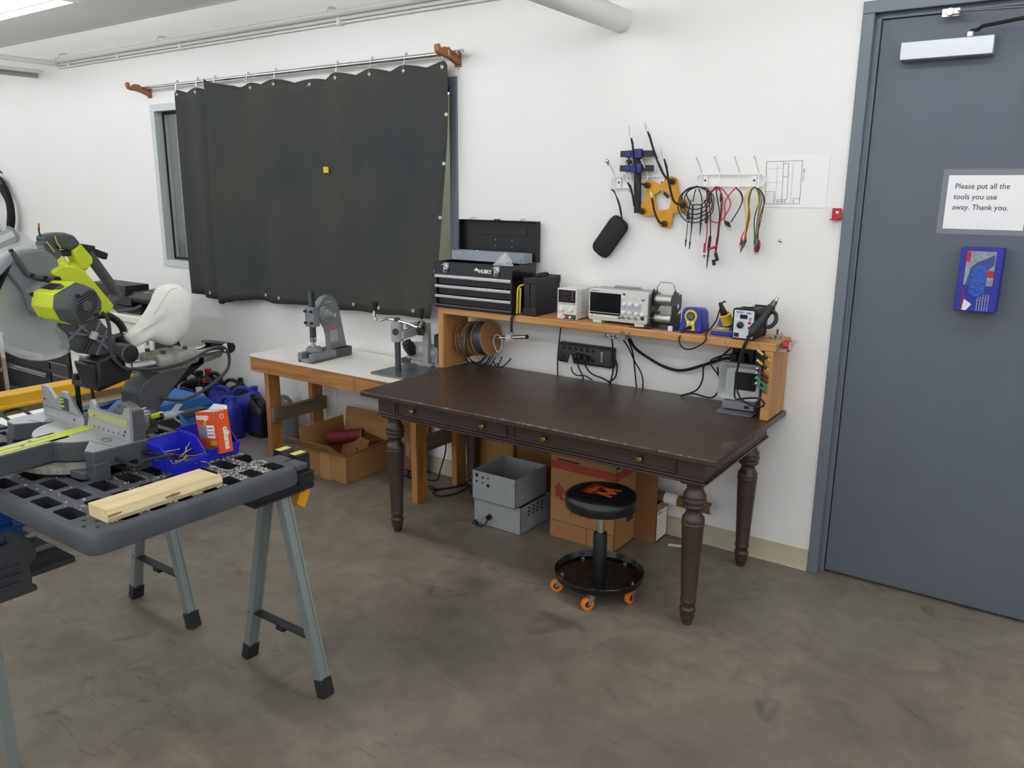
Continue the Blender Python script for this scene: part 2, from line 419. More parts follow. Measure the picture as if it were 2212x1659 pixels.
for lx, ly in ((ax0 + .055, ay0 + .055), (ax1 - .055, ay0 + .055), (ax0 + .055, ay1 - .055), (ax1 - .055, ay1 - .055)):
    b = B(); b.lathe(LEG, (lx, ly, 0), 28)
    b.box((lx, ly, .625), (.088, .088, .014), tp=(1.08, 1.08)); b.box((lx, ly, .69), (.112, .112, .092))
    b.o('leg', m_dark, tb, bev=.0015)
# edge wear: small flakes of bare wood along the front edge and corner
b = B(); rr = random.Random(3)
for i in range(46):
    x = -Lx + .35 + rr.random() ** .8 * 1.4; l = .004 + rr.random() ** 3 * .05
    b.box((x, -Ly + .003, TZ - .0035), (l, .006, .005), (45, 0, 0))
for i in range(9): b.box((-.03 - .012 * rr.random(), -Ly + .18 + i * .012, TZ + .0001), (.05 * rr.random() + .01, .002, .0006), (0, 0, rr.uniform(-14, 14)))
for i in range(26): b.box((-rr.uniform(.1, 1.7), -Ly + rr.uniform(.05, .75), TZ + .0001), (.004 + .028 * rr.random() ** 3, .0016, .0005), (0, 0, rr.uniform(0, 180)))
tag(b.o('worn_edge', m_worn, tb), kind='stuff')

# ---------------------------------------------------------------- wooden riser shelf standing on the table
def pine(nm, ring): return wood(nm, 'c6955b', 'b17b42', ring, .5)
m_pine = pine('orange_pine', (.8, 9, 16)); m_pineup = pine('orange_pine_upright', (16, 9, .8))
SZ = 1.108
sh = T('riser_shelf', 'orange pine riser shelf of one long board on two uprights, standing on the dark table', 'shelf', (-.1598, -.0088, 0), .79)
b = B(); b.bx(-1.885, -.006, -.238, -.006, SZ - .037, SZ); b.o('shelf_board', m_pine, sh, bev=.005, seg=3)
for x0 in (-1.885, -.052):
    B().bx(x0, x0 + .038, -.238, -.008, TZ + .0005, SZ - .037).o('upright', m_pineup, sh, bev=.004)
# end grain is paler; screws let into the front edge
B().bx(-.0065, -.0055, -.232, -.012, SZ - .031, SZ - .006).o('end_grain', M('end_grain', 'a98a72', .8, var=.12, vs=30), sh)
for x in (-.23, -.075):
    B().lathe([(0, .004), (.001, .004), (.0012, .0015)], (x, -.238, SZ - .02), 10, (0, -1, 0)).o('screw', m_carddark, sh)
txt('ON', .016, (-.752, -.2384, SZ - .031), (90, 0, 0), m_ink, sh, 'handwriting')
txt('off', .016, (-.712, -.2384, SZ - .031), (90, 0, 0), m_ink, sh, 'handwriting')
def on_shelf(x, y=-.1, dz=0):   # world point on the shelf from shelf coordinates
    c, s = math.cos(R(.79)), math.sin(R(.79)); return (-.1598 + c * x - s * y, -.0088 + s * x + c * y, SZ + dz)
# ================================================================ things on the back wall
ORD = ['first', 'second', 'third', 'fourth', 'fifth', 'sixth', 'seventh', 'eighth', 'ninth', 'tenth', 'eleventh', 'twelfth']
m_brkt = wood('bracket_wood', 'a2693f', '8a5530', (3, 3, 12), .55)
BP = [(-.001, 2.405), (-.001, 2.478), (-.03, 2.476), (-.046, 2.474), (-.051, 2.459), (-.06, 2.454), (-.069, 2.459), (-.074, 2.476), (-.095, 2.486), (-.128, 2.487), (-.138, 2.482), (-.142, 2.470), (-.152, 2.463), (-.163, 2.469), (-.168, 2.488), (-.174, 2.496), (-.184, 2.495), (-.190, 2.482), (-.187, 2.462), (-.174, 2.447), (-.15, 2.441), (-.115, 2.440), (-.075, 2.432), (-.035, 2.417)]
for x, lb in ((-5.1, 'brown wooden hook bracket at the left end of the curtain rod'), (-2.1, 'brown wooden hook bracket at the right end of the rod with an elastic band')):
    t = T('curtain_bracket', lb, 'bracket', (x, 0, 0), group='wooden curtain brackets')
    B().prism(BP, -.016, .016, 'x').o('bracket_body', m_brkt, t, bev=.004)
    B().bx(-.022, .022, -.012, -.001, 2.40, 2.482).o('wall_plate', m_brkt, t, bev=.003)
tag(B().torus((-2.1, -.075, 2.468), .036, .0025, (1, .5, .2), sc=(1, .8)).o('elastic_band', m_white), 'white elastic band looped around the right curtain bracket and rod end', 'elastic band')
t = T('curtain_rod', 'long chrome telescopic curtain rod resting in two wooden brackets above the window', 'curtain rod', (0, 0, 2.4655))
B().cyl((-5.135, -.06, 0), (-3.70, -.06, 0), .0105).o('inner_tube', m_chrome, t)
B().cyl((-3.76, -.06, 0), (-2.06, -.06, 0), .0125).o('outer_tube', m_chrome, t)
B().lathe([(0, .0135), (.03, .0135), (.032, .010), (.05, .0145), (.062, .0145), (.062, .008), (.058, .008)], (-2.085, -.06, 0), 20, (1, 0, 0)).o('end_cap', m_chrome, t)

m_canvas = M('olive_canvas', '4a4b43', .85, var2='3b3f42', var=1, vs=1.6, bump=.25, bs=700, spec=.2)
m_thread = M('seam_thread', '5f6058', .9)
m_gromm = M('pale_brass_grommet', 'c9c7a8', .35, .7)
PT = [(-4.668, -.078), (-4.648, -.068), (-4.56, -.05), (-4.402, -.085), (-4.30, -.055), (-4.20, -.047), (-4.158, -.058), (-4.185, -.118), (-4.205, -.150), (-4.17, -.150), (-4.06, -.105), (-3.93, -.052), (-3.841, -.05), (-3.70, -.075), (-3.558, -.085), (-3.39, -.058), (-3.224, -.078), (-3.10, -.06), (-2.986, -.085), (-2.84, -.058), (-2.697, -.086), (-2.56, -.058), (-2.43, -.084), (-2.28, -.060), (-2.15, -.078), (-2.12, -.074)]
PB = [(-4.622, -.10), (-4.60, -.09), (-4.53, -.06), (-4.40, -.12), (-4.31, -.10), (-4.22, -.085), (-4.165, -.075), (-4.19, -.12), (-4.215, -.158), (-4.19, -.165), (-4.10, -.14), (-3.96, -.10), (-3.86, -.06), (-3.73, -.10), (-3.60, -.135), (-3.44, -.09), (-3.27, -.07), (-3.14, -.10), (-3.02, -.12), (-2.88, -.08), (-2.75, -.10), (-2.63, -.115), (-2.51, -.075), (-2.39, -.105), (-2.30, -.10), (-2.256, -.09)]
def plan(P, k):
    return [(v.x, v.y) for v in catmull([(x, y, 0) for x, y in P], k)]
K = 5
pt, pb = plan(PT, K), plan(PB, K)
GI = [1, 3, 5, 12, 14, 16, 18, 20, 22, 24]       # path points that carry a grommet
def ztop(i):
    a = i / K; d = min(abs(a - g) for g in GI)
    z = 2.425 - .022 * min(1, d / 1.0) ** 1.5
    if 7.3 <= a <= 10.6: z = 2.463 - .02 * abs(a - 8)
    if abs(a - 16) < 1.6: z -= .022 * (1 - abs(a - 16) / 1.6)
    return z
def zbot(i):
    a = i / K
    return (.966 - .005 * a) if a <= 7 else (.93 + .035 * min(1, (a - 8) / 3.5) + .002 * (a - 8))
NR = 30
def cpoint(i, t):
    (x0, y0), (x1, y1) = pt[i], pb[i]
    s = t ** 2.2
    x = x0 + (x1 - x0) * s; y = y0 + (y1 - y0) * t
    e = max(0, i / K - 22) / 3
    x += .006 * e * math.sin(t * 9)
    y += .006 * math.sin(i * .35 + t * 5) * t
    return Vector((x, y, ztop(i) + (zbot(i) - ztop(i)) * t))
cur = T('curtain', 'dark olive canvas curtain hung over the window with brass eyelets along its edges', 'curtain', (-3.4, -.08, .95))
off = Vector((3.4, .08, -.95))
b = B(); V = [[b.bm.verts.new(cpoint(i, j / NR) + off) for j in range(NR + 1)] for i in range(len(pt))]
for i in range(len(pt) - 1):
    for j in range(NR): b.face([V[i][j], V[i + 1][j], V[i + 1][j + 1], V[i][j + 1]])
cl = b.o('canvas', m_canvas, cur, ang=180)
md = cl.modifiers.new('thick', 'SOLIDIFY'); md.thickness = .0025; md.offset = 0
b = B()
f = Vector((0, -.0025, 0))
for t in (.035, .965): b.tube([cpoint(i, t) + off + f for i in range(len(pt))], .0008, 4)
for i in (3, len(pt) - 5): b.tube([cpoint(i, j / NR) + off + f for j in range(NR + 1)], .0008, 4)
b.o('stitching', m_thread, cur)
def grom(p, nrm=(0, -1, 0)):
    b = B(); p = p + off
    b.lathe([(0, .006), (.0, .0105), (.0025, .0112), (.004, .0095), (.0045, .008), (.003, .006), (-.003, .006), (-.0045, .009), (-.003, .0105)], p, 18, nrm)
    b.o('grommet', m_gromm, cur)
GP = []
for g in GI:
    p = cpoint(g * K, .022); p.z -= .0; GP.append(p); grom(p + Vector((0, -.003, 0)))
for z in (.19, .375, .585, .80): grom(cpoint(len(pt) - 3, z) + Vector((0, -.003, 0)), (.25, -1, 0))
for a in (3.4, 12.6, 14.2, 17, 18.9, 20.9, 23): grom(cpoint(int(a * K), .972) + Vector((0, -.003, 0)))
def hook(x, gp, lab, loose=False):
    t = T('curtain_hook', lab, 'curtain hook', (x, -.06, 2.4655), group='roller hooks along the curtain rod')
    g = gp - Vector((x, -.06, 2.4655))
    b = B()
    if loose: b.tube([g + Vector(p) for p in ((.0, .004, .012), (0, -.012, .006), (-.004, -.014, -.01), (-.014, -.012, -.016), (-.018, -.01, -.006))], .0016, 6, sm=4)
    else:
        b.torus((0, 0, 0), .0185, .0016, (1, .12, 0), 24, 6)
        b.tube([(.002, -.018, -.004), (.001, -.02, -.022), (0, -.022, -.04), g + Vector((0, -.012, .008)), g + Vector((0, -.008, -.006)), g + Vector((0, .008, -.004))], .0016, 6, sm=4)
        b.tube([(0, -.021, -.03), (-.008, -.026, -.036), (-.016, -.024, -.030), (-.016, -.02, -.024)], .0016, 6, sm=4)
    b.o('wire', m_chrome, t)
    if not loose:
        B().ell((0, -.001, .0225), .0065, 12, 8).o('roller_ball', m_steel, t)
        B().ell((-.016, -.022, -.027), .0045, 10, 8).o('bead', m_chrome, t)
    return t
k = 0
for gi, gp in zip(GI, GP):
    if gi == 16: hook(gp.x, gp, 'loose curtain hook dangling from its eyelet, not on the rod', True); continue
    hook(gp.x, gp, ORD[k] + ' chrome roller hook from the left on the curtain rod'); k += 1
tag(B().box((-3.085, -.1045, 1.857), (.042, .0012, .036), (4, 0, 6)).o('sticky_note', M('yellow_sticker', 'e3c21d', .6)), 'small yellow sticker on the middle of the dark curtain', 'sticker')

# ---------------------------------------------------------------- pipes
t = T('conduit_pipe', 'white painted conduit running along the top of the wall with strap clamps', 'pipe', (0, -.055, 2.775))
B().tube([(3, 0, 0), (-6.33, 0, -.02)], .018, 14).o('pipe', m_pipe, t)
for x in (-6.25, -4.83, -3.05):
    B().tube([(x, .047, .03), (x, -.005, .024), (x, -.021, 0), (x, -.005, -.024), (x, .02, -.026)], .006, 6, sm=3).o('strap_clamp', m_pipe, t)
t = T('conduit_pipe', 'thinner white conduit pair tucked under the big wall conduit', 'pipe', (0, -.02, 2.742))
b = B(); b.tube([(3, 0, .006), (-6.4, 0, -.012)], .011, 12); b.tube([(3, .004, -.016), (-6.4, .004, -.034)], .008, 10); b.o('pipe', m_pipe, t)
for x in (-6.2, -5.45, -4.63, -3.0): B().box((x, -.002, -.018), (.03, .034, .05)).o('strap_clamp', m_pipe, t, bev=.006)
t = T('conduit_pipe', 'white conduit coming out from the wall towards the room at the top left corner', 'pipe', (-6.37, 0, 2.738))
B().tube([(.06, -.058, .02), (.02, -.06, .01), (0, -.09, .0), (-.005, -.2, 0), (-.02, -4, 0)], .02, 14, sm=3).o('pipe', m_pipe, t)
for nm, x, z, r, m, lb in (('galvanised_pipe', -6.70, 2.700, .014, m_pipe, 'thin pale pipe in the middle of the three at the top left corner'), ('galvanised_pipe', -6.80, 2.676, .022, m_galv, 'lowest and darkest grey pipe of the three at the top left corner')):
    tag(B().tube([(x, -.001, z), (x, -4, z)], r, 14).o(nm, m, None), lb, 'pipe')
t = T('drain_pipe', 'fat white pipe coming out of the wall at the top middle of the picture', 'pipe', (-1.1, 0, 2.535))
B().cyl((0, -.002, 0), (0, -3.4, .04), .056, n=32).o('pipe', m_pipe, t)
# ---------------------------------------------------------------- hose on a hook (left edge)
t = T('air_hose', 'coiled black hose hanging on the wall at the far left edge', 'hose', (-7.70, -.05, 1.53))
rr = random.Random(5)
for i in range(6):
    rx, rz = .22 + .03 * (i % 3), .245 + .02 * (i % 4)
    B().tube([((rx + rr.uniform(-.01, .01)) * math.cos(a), -.03 * (i % 3) + rr.uniform(-.01, .01), (rz + rr.uniform(-.01, .01)) * math.sin(a) - .02) for a in [R(q * 20) for q in range(18)]], .016, 8, closed=True, sm=2).o('coil', m_rubber, t)
tag(B().tube([(-7.70, -.002, 1.86), (-7.70, -.03, 1.89), (-7.70, -.055, 1.87), (-7.695, -.10, 1.76), (-7.695, -.13, 1.735), (-7.695, -.155, 1.77)], .007, 8, sm=3).o('wall_hook', m_blackm), 'black wire hook that holds the coiled hose', 'hook')
t = T('small_tag', 'pale paper tag hanging inside the hose coil at the left edge', 'tag', (-7.70, -.16, 1.42))
B().box((0, 0, 0), (.07, .004, .16)).o('card', M('pale_green_card', 'cdcdb0', .8), t)
# ---------------------------------------------------------------- wall outlet
t = T('wall_outlet', 'white electrical outlet low on the wall behind the white bench', 'outlet', (-3.22, -.001, .405))
B().bx(-.036, .036, -.006, 0, -.058, .058).o('plate', m_white, t, bev=.002)
for z in (-.02, .02): B().bx(-.016, .016, -.009, -.005, z - .014, z + .014).o('socket', m_white, t, bev=.002)

# ---------------------------------------------------------------- wire hook racks
m_wire = M('white_coated_wire', 'ecebea', .35)
def rack(x0, x1, z0, z1, hx, lab):
    t = T('hook_rack', lab, 'hook rack', ((x0 + x1) / 2, 0, (z0 + z1) / 2)); cx, cz = (x0 + x1) / 2, (z0 + z1) / 2
    hw, hh = (x1 - x0) / 2, (z1 - z0) / 2; pts = []
    for s, a0 in ((1, -90), (-1, 90)):
        for i in range(9): a = R(a0 + 180 * i / 8); pts.append((s * (hw - hh) + hh * math.cos(a), -.012, hh * math.sin(a)))
    B().tube(pts, .0032, 8, closed=True).o('wire_loop', m_wire, t)
    for x in (-.6 * hw - .02, .68 * hw):
        p = B().bx(x - .011, x + .011, -.011, -.001, -.022, .022).o('mount_plate', m_wire, t)
        B().lathe([(0, .005), (.003, .004), (.004, .001)], (x, -.011, 0), 12, (0, -1, 0)).o('screw', m_blackm, p)
    for x in hx:
        x -= cx
        B().tube([(x - .004, -.085, .105), (x - .002, -.06, .082), (x, -.02, .04), (x, -.017, .03), (x, -.017, -.03), (x, -.022, -.04), (x, -.034, -.04), (x, -.04, -.028)], .0034, 8, sm=3).o('hook', m_wire, t)
    return t
rack(-1.122, -.79, 1.757, 1.81, (-1.099, -1.005, -.918, -.829), 'white wire hook rack behind the yellow star and black vise')
rack(-.671, -.341, 1.768, 1.82, (-.642, -.554, -.462, -.373), 'white wire hook rack with four hooks holding coloured test leads')
tag(B().ell((-1.104, -.085, 1.884), .011, 16, 10).lathe([(0, .006), (.014, .005), (.018, .007)], (-1.104, -.085, 1.880), 12, (.25, .5, -.8)).o('ball_joint', m_chrome), 'small chrome ball joint perched on the leftmost rack hook', 'ball joint')

# pouch
t = T('zip_pouch', 'black zippered hard pouch hanging tilted from the left hook rack', 'pouch', (-1.103, -.034, 1.518), rot=(0, R(36.5), 0))
b = B()
b.loft([[Vector((x, y, z)) for x, z in rrect(-.051 + e, .051 - e, -.108 + e, .108 - e, .034 - e * .5, 6)] for y, e in ((.032, .014), (.027, .004), (.003, 0), (-.02, .004), (-.027, .014))])
b.o('shell', M('pouch_fabric', '1a1b1e', .75, bump=.2, bs=500), t)
B().tube([(x, .003, z) for x, z in rrect(-.0515, .0515, -.1085, .1085, .034, 6)], .003, 6, closed=True).o('zipper', m_blackm, t)
B().tube([(0, .003, .108), (-.052, -.006, .16), (-.124, -.006, .19), (-.135, -.006, .186), (-.118, -.004, .19), (-.054, -.004, .152), (-.004, .003, .108)], .0028, 6, sm=3).o('wrist_strap', m_blackm, t)

# helping hands star
m_star = M('orange_yellow_acrylic', 'd99a15', .4, var=.12, vs=20)
t = T('helping_hand', 'yellow star shaped helping hand stand with flexible black clip arms on the wall rack', 'helping hand', (-.83, -.02, 1.69))
J = [(-.909, 1.771), (-.78, 1.789), (-.719, 1.68), (-.81, 1.591), (-.93, 1.648)]
outl = [(-.934, 1.771), (-.93, 1.785), (-.912, 1.797), (-.898, 1.796), (-.845, 1.774), (-.805, 1.809), (-.79, 1.814), (-.765, 1.806), (-.757, 1.797), (-.751, 1.725), (-.706, 1.70), (-.699, 1.69), (-.700, 1.66), (-.708, 1.652), (-.772, 1.640), (-.778, 1.585), (-.787, 1.574), (-.825, 1.572), (-.838, 1.578), (-.867, 1.629), (-.925, 1.622), (-.938, 1.626), (-.958, 1.652), (-.955, 1.668), (-.915, 1.712)]
hole = [(-.875, 1.724), (-.834, 1.751), (-.78, 1.719), (-.793, 1.661), (-.855, 1.650)]
def plate_hole(b, O, H, y0, y1, c):
    n = len(O); V = {}
    for nm, L in (('o', O), ('h', H)):
        for y in (y0, y1): V[nm, y] = [b.bm.verts.new((x - c[0], y, z - c[1])) for x, z in L]
    for nm, L in (('o', O), ('h', H)):
        for i in range(len(L)): b.face([V[nm, y0][i], V[nm, y0][(i + 1) % len(L)], V[nm, y1][(i + 1) % len(L)], V[nm, y1][i]])
    for y in (y0, y1):
        es = []
        for nm in ('o', 'h'):
            vs = V[nm, y]
            for i in range(len(vs)): es.append(b.bm.edges.get((vs[i], vs[(i + 1) % len(vs)])))
        bmesh.ops.triangle_fill(b.bm, use_beauty=True, edges=es)
b = B(); plate_hole(b, outl, hole, -.006, .004, (-.83, 1.69)); b.o('star_plate', m_star, t, bev=.001)
b = B(); b.box((.02, -.008, .035), (.032, .005, .012), (0, 40, 0)); b.o('dark_clip', m_blackm, t)
ARMS = [[(-.895, 1.771), (-.939, 1.788), (-.966, 1.871), (-.981, 1.964), (-.989, 1.99), (-1.005, 2.045)], [(-.766, 1.789), (-.809, 1.817), (-.859, 1.91), (-.893, 1.996), (-.904, 2.016), (-.921, 2.056)], [(-.706, 1.68), (-.751, 1.697), (-.777, 1.766), (-.798, 1.852), (-.813, 1.892), (-.829, 1.943)], [(-.797, 1.592), (-.823, 1.602), (-.849, 1.648), (-.861, 1.695), (-.867, 1.713), (-.875, 1.742)], [(-.915, 1.649), (-.953, 1.664), (-.969, 1.723), (-.985, 1.765), (-.999, 1.783), (-1.016, 1.818)]]
for j, A in zip(J, ARMS):
    q = lambda x, y, z: (x + .83, y, z - 1.69)
    a = B().tube([q(j[0], -.012, j[1])] + [q(x, -.045, z) for x, z in A[:4]], .0052, 8, sm=4).o('flexible_arm', m_rubber, t)
    B().lathe([(0, .015), (.012, .015), (.018, .009)], q(j[0], -.006, j[1]), 16, (0, -1, 0)).o('joint', M('brown_joint', '4a3527', .5), a)
    B().tube([q(A[3][0], -.045, A[3][1]), q(A[4][0], -.045, A[4][1])], [.0065, .004], 8).o('collar', m_rubber, a)
    d = Vector((A[5][0] - A[4][0], 0, A[5][1] - A[4][1])); p = Vector(q(A[4][0], -.045, A[4][1])); n = Vector((d.z, 0, -d.x)).normalized()
    b = B()
    for s in (-1, 1): b.loft([[p + d * k + n * s * w0 + Vector((0, e, 0)) for w0, e in ((.0005, -.003), (.0005 + wd, -.002), (.0005 + wd, .002), (.0005, .003))] for k, wd in ((0, .004), (.35, .006), (.6, .004), (1, .0015))])
    b.o('alligator_clip', m_steel, a)

# board vise hanging on the rack
m_blue = M('dark_blue_plastic', '262c74', .5)
t = T('board_vise', 'black and blue clamp stand hanging behind the yellow star', 'vise', (-.97, -.03, 1.79))
b = B(); b.loft([[Vector((x + dx, y, z)) for x, y in ((-.016, .008), (.016, .008), (.016, -.008), (-.016, -.008))] for z, dx in ((.146, 0), (-.152, .013))]); b.o('post', m_black, t, bev=.001)
for z0, s in ((.128, 0), (.06, 1)):
    B().bx(-.083, .09, -.02, .001, z0 - .0145, z0 + .0145).o('cross_bar', m_black, t, bev=.001)
    b = B(); b.bx(-.046, .038, -.030, -.018, z0 - .018, z0 + .016); b.cyl((-.035, -.034, z0), (-.035, -.014, z0), .016); b.bx(-.01, .036, -.034, -.012, z0 - .022, z0 + .022); b.o('clamp_block', m_blue, t, bev=.002)
b = B(); b.cyl((-.034, -.022, .08), (-.034, -.022, .10), .012, n=12); b.cyl((-.034, -.022, .06), (-.034, -.022, .125), .004); b.box((-.034, -.022, .088), (.034, .01, .012)); b.o('thumb_screw', m_blackm, t)

# ---------------------------------------------------------------- test leads
m_lead = {k: M(k + '_lead', c, .45) for k, c in (('black', '1a1a1c'), ('red', 'b01f35'), ('green', '1f6a4a'), ('yellow', 'd8c320'), ('white', 'd9d6cf'), ('orange', 'b9542a'))}
def lead(t, pts, col, r=.0028, nm='lead'): return B().tube(pts, r, 6, sm=4).o(nm, m_lead[col], t)
def probe(t, x, z, l, col='black', y=-.045, lean=0):
    b = B(); b.tube([(x, y, z), (x + lean * .4, y, z - l * .35), (x + lean, y, z - l * .8), (x + lean * 1.2, y, z - l)], [.0045, .005, .0035, .0008], 8); b.lathe([(0, .008), (.004, .008)], (x + lean * .7, y, z - l * .62), 10); return b.o('probe', m_lead[col], t)
rr = random.Random(11)
t = T('test_lead_coil', 'coil of thin black probe leads on the leftmost hook of the right rack', 'test leads', (-.646, -.035, 1.765))
for i in range(5):
    a0, b0 = .052 + .009 * i, .042 + .010 * i
    lead(t, [(a0 * math.sin(q) + rr.uniform(-.005, .005), -.012 - .005 * (i % 3), -b0 + b0 * math.cos(q) + rr.uniform(-.004, .004)) for q in [R(30 * k) for k in range(13)]], 'black')
for x, z0, l in ((-.014, -.07, .16), (.03, -.07, .165)):
    lead(t, [(x * .3, -.02, -.01), (x * .8, -.02, -.04), (x, -.02, z0)], 'black'); probe(t, x, z0 - .01, l - .02, 'black', -.02)
for x, z0, z1 in ((-.037, -.115, -.15), (.055, -.115, -.165)):
    lead(t, [(x * .7, -.015, -.06), (x, -.015, z0)], 'black'); B().tube([(x, -.015, z0), (x, -.015, z1)], [.006, .008], 8).o('plug', m_blackm, t)
for x, z1 in ((-.042, -.278), (-.021, -.287)):
    lead(t, [(-.012, -.012, -.135), (x + .006, -.012, -.16), (x + .002, -.012, -.21), (x, -.012, z1 + .03)], 'black', .002); B().tube([(x, -.012, z1 + .035), (x - .001, -.012, z1)], [.0045, .002], 8).o('tip', m_blackm, t)

t = T('test_lead_coil', 'red and black meter leads hanging longest on the second hook of the right rack', 'test leads', (-.556, -.035, 1.765))
for c, P in (('red', [(-.002, -.008, 0), (-.038, -.01, -.045), (-.037, -.01, -.14), (-.03, -.01, -.2), (-.035, -.01, -.27)]), ('red', [(.0, -.012, 0), (.03, -.012, -.01), (.07, -.012, -.06), (.068, -.012, -.10), (.03, -.012, -.155), (-.01, -.012, -.155), (-.04, -.012, -.12), (-.035, -.012, -.05), (0, -.01, -.003)]),
             ('black', [(.0, -.01, 0), (.022, -.01, -.02), (.03, -.01, -.1), (.028, -.01, -.18), (.02, -.01, -.29)]), ('red', [(.003, -.014, 0), (.034, -.016, -.04), (.036, -.016, -.13), (.02, -.016, -.24), (.018, -.016, -.31)]), ('black', [(-.002, -.01, 0), (-.03, -.01, -.05), (-.02, -.01, -.12), (-.014, -.01, -.2), (-.013, -.01, -.23)]), ('black', [(0, -.016, 0), (.01, -.016, -.05), (.027, -.016, -.12), (.024, -.016, -.2), (.022, -.016, -.3)])):
    lead(t, P, c)
probe(t, -.012, -.22, .155, 'black', -.015, -.006)
B().tube([(-.012, -.015, -.225), (-.016, -.015, -.29)], .0075, 8).o('probe_grip', m_blackm, t)
B().tube([(-.036, -.012, -.255), (-.037, -.012, -.3)], [.005, .006], 8).o('red_plug', m_lead['red'], t); B().tube([(-.037, -.012, -.31), (-.035, -.012, -.325)], [.006, .0015], 8).o('red_tip', m_lead['red'], t)
B().tube([(-.02, -.02, -.285), (.02, -.02, -.27), (.028, -.02, -.262)], [.004, .007, .003], 8).o('red_clip', m_lead['red'], t)
B().tube([(.02, -.016, -.3), (.03, -.016, -.33), (.012, -.016, -.335), (.018, -.016, -.355)], .009, 8).o('plug_body', m_blackm, t)
B().tube([(.026, -.013, -.03), (.028, -.013, -.065)], .005, 8).o('sleeve', m_blackm, t)

t = T('test_lead_coil', 'thin black and red lead on the third hook of the right rack', 'test leads', (-.463, -.035, 1.763))
lead(t, [(0, -.008, 0), (-.03, -.01, -.035), (-.047, -.01, -.07), (-.044, -.01, -.11), (-.042, -.01, -.15)], 'red'); lead(t, [(0, -.01, 0), (.02, -.012, -.02), (.034, -.012, -.05), (.025, -.012, -.09), (-.012, -.012, -.155)], 'black'); lead(t, [(.002, -.006, -.002), (.03, -.008, -.03), (.042, -.008, -.08), (.05, -.008, -.11)], 'red', .002)
for dx in (0, .01, .018): B().tube([(-.042 + dx, -.012, -.148 - dx * .3), (-.03 + dx, -.012, -.172 - dx * .3)], .004, 8).o('plug', m_blackm, t); B().tube([(-.03 + dx, -.012, -.172 - dx * .3), (-.022 + dx, -.012, -.19 - dx * .3)], .0015, 6).o('pin', m_steel, t)

t = T('alligator_lead_bundle', 'bundle of green yellow red and white alligator clip leads on the right hook', 'test leads', (-.376, -.035, 1.765))
cols = ['green', 'yellow', 'black', 'red', 'white', 'green', 'yellow', 'orange', 'red', 'white', 'black', 'yellow', 'green']
for i, c in enumerate(cols):
    s = -1 if i % 2 else 1; w = rr.uniform(.018, .05) + (.0 if s < 0 else .004); ex = s * rr.uniform(.0, .03) + .012 * s; ez = -rr.uniform(.2, .265)
    P = [(0, -.006 - .002 * i, 0), (s * w * .6, -.008 - .002 * i, -.015), (s * w, -.008 - .002 * i, -.06), (s * w * rr.uniform(.4, .9) + rr.uniform(-.01, .01), -.008 - .002 * i, -.14), (ex, -.008 - .002 * i, ez)]
    lead(t, P, c, .0026)
    cc = rr.choice(['red', 'black', 'green', 'yellow', c, 'red'])
    B().tube([(ex, -.008 - .002 * i, ez), (ex + .002, -.008 - .002 * i, ez - .018), (ex + .004 * s, -.008 - .002 * i, ez - .036)], [.003, .0062, .0035], 8).o('clip_boot', m_lead[cc], t)
    B().tube([(ex + .004 * s, -.008 - .002 * i, ez - .034), (ex + .006 * s, -.008 - .002 * i, ez - .048)], [.003, .001], 6).o('clip_jaw', m_steel, t)

# paper plan
m_paper = M('white_paper', 'efeeec', .8)
m_line = M('printed_line', '55565a', .8)
t = T('floor_plan', 'white sheet with a printed floor plan taped beside the hook rack', 'paper', (-.205, -.002, 1.79))
B().bx(-.14, .13, -.0004, .0008, -.112, .112).o('sheet', m_paper, t)
b = B()
def ln(x0, z0, x1, z1, wd=.0016):
    x0, x1, z0, z1 = x0 + .205, x1 + .205, z0 - 1.79, z1 - 1.79; b.beam((x0, -.0007, z0), (x1, -.0007, z1), wd, .0006, up=(0, 1, 0))
for q in ((-.346, 1.874, -.19, 1.878), (-.19, 1.878, -.187, 1.695), (-.187, 1.695, -.339, 1.692), (-.339, 1.692, -.346, 1.874), (-.271, 1.874, -.265, 1.694), (-.248, 1.866, -.243, 1.714), (-.27, 1.866, -.248, 1.866), (-.268, 1.809, -.248, 1.809), (-.343, 1.744, -.302, 1.745), (-.302, 1.745, -.3, 1.693), (-.286, 1.711, -.243, 1.712), (-.286, 1.711, -.286, 1.695), (-.252, 1.711, -.252, 1.695), (-.215, 1.717, -.188, 1.717), (-.215, 1.717, -.214, 1.695), (-.286, 1.703, -.252, 1.703)): ln(*q)
for q in ((-.335, 1.843, -.275, 1.846), (-.336, 1.783, -.277, 1.786), (-.297, 1.865, -.294, 1.705), (-.229, 1.866, -.226, 1.702), (-.243, 1.82, -.233, 1.82), (-.34, 1.735, -.325, 1.735), (-.338, 1.73, -.322, 1.73)): ln(*q, .0007)
b.o('printed_plan', m_line, t)
txt('East 11th st', .011, (.0225, -.0008, .053), (90, 90, 0), m_line, t)
# red bracket, screw
t = T('red_bracket', 'small red plastic bracket on the wall beside the door frame', 'bracket', (-.022, 0, 1.655))
B().bx(-.019, .019, -.02, -.014, -.024, .024).o('front', m_red, t, bev=.004)
B().bx(-.021, .016, -.05, -.001, -.026, -.021).o('ledge', m_red, t, bev=.002)
B().bx(-.019, -.015, -.02, -.001, -.024, .024).o('side', m_red, t)
B().lathe([(0, .006), (.001, .006)], (.002, -.0205, .007), 14, (0, -1, 0)).o('hole', m_white, t)
tag(B().lathe([(0, .009), (.001, .009), (.004, .006), (.006, .002)], (-.258, -.0005, 1.532), 14, (0, -1, 0)).o('wall_screw', m_chrome), 'lone screw head on the wall below the floor plan', 'screw')
tag(B().lathe([(0, .005), (.003, .004)], (-2.098, -.0005, 2.39), 10, (0, -1, 0)).o('wall_screw', m_steel), 'small screw under the right curtain bracket', 'screw')

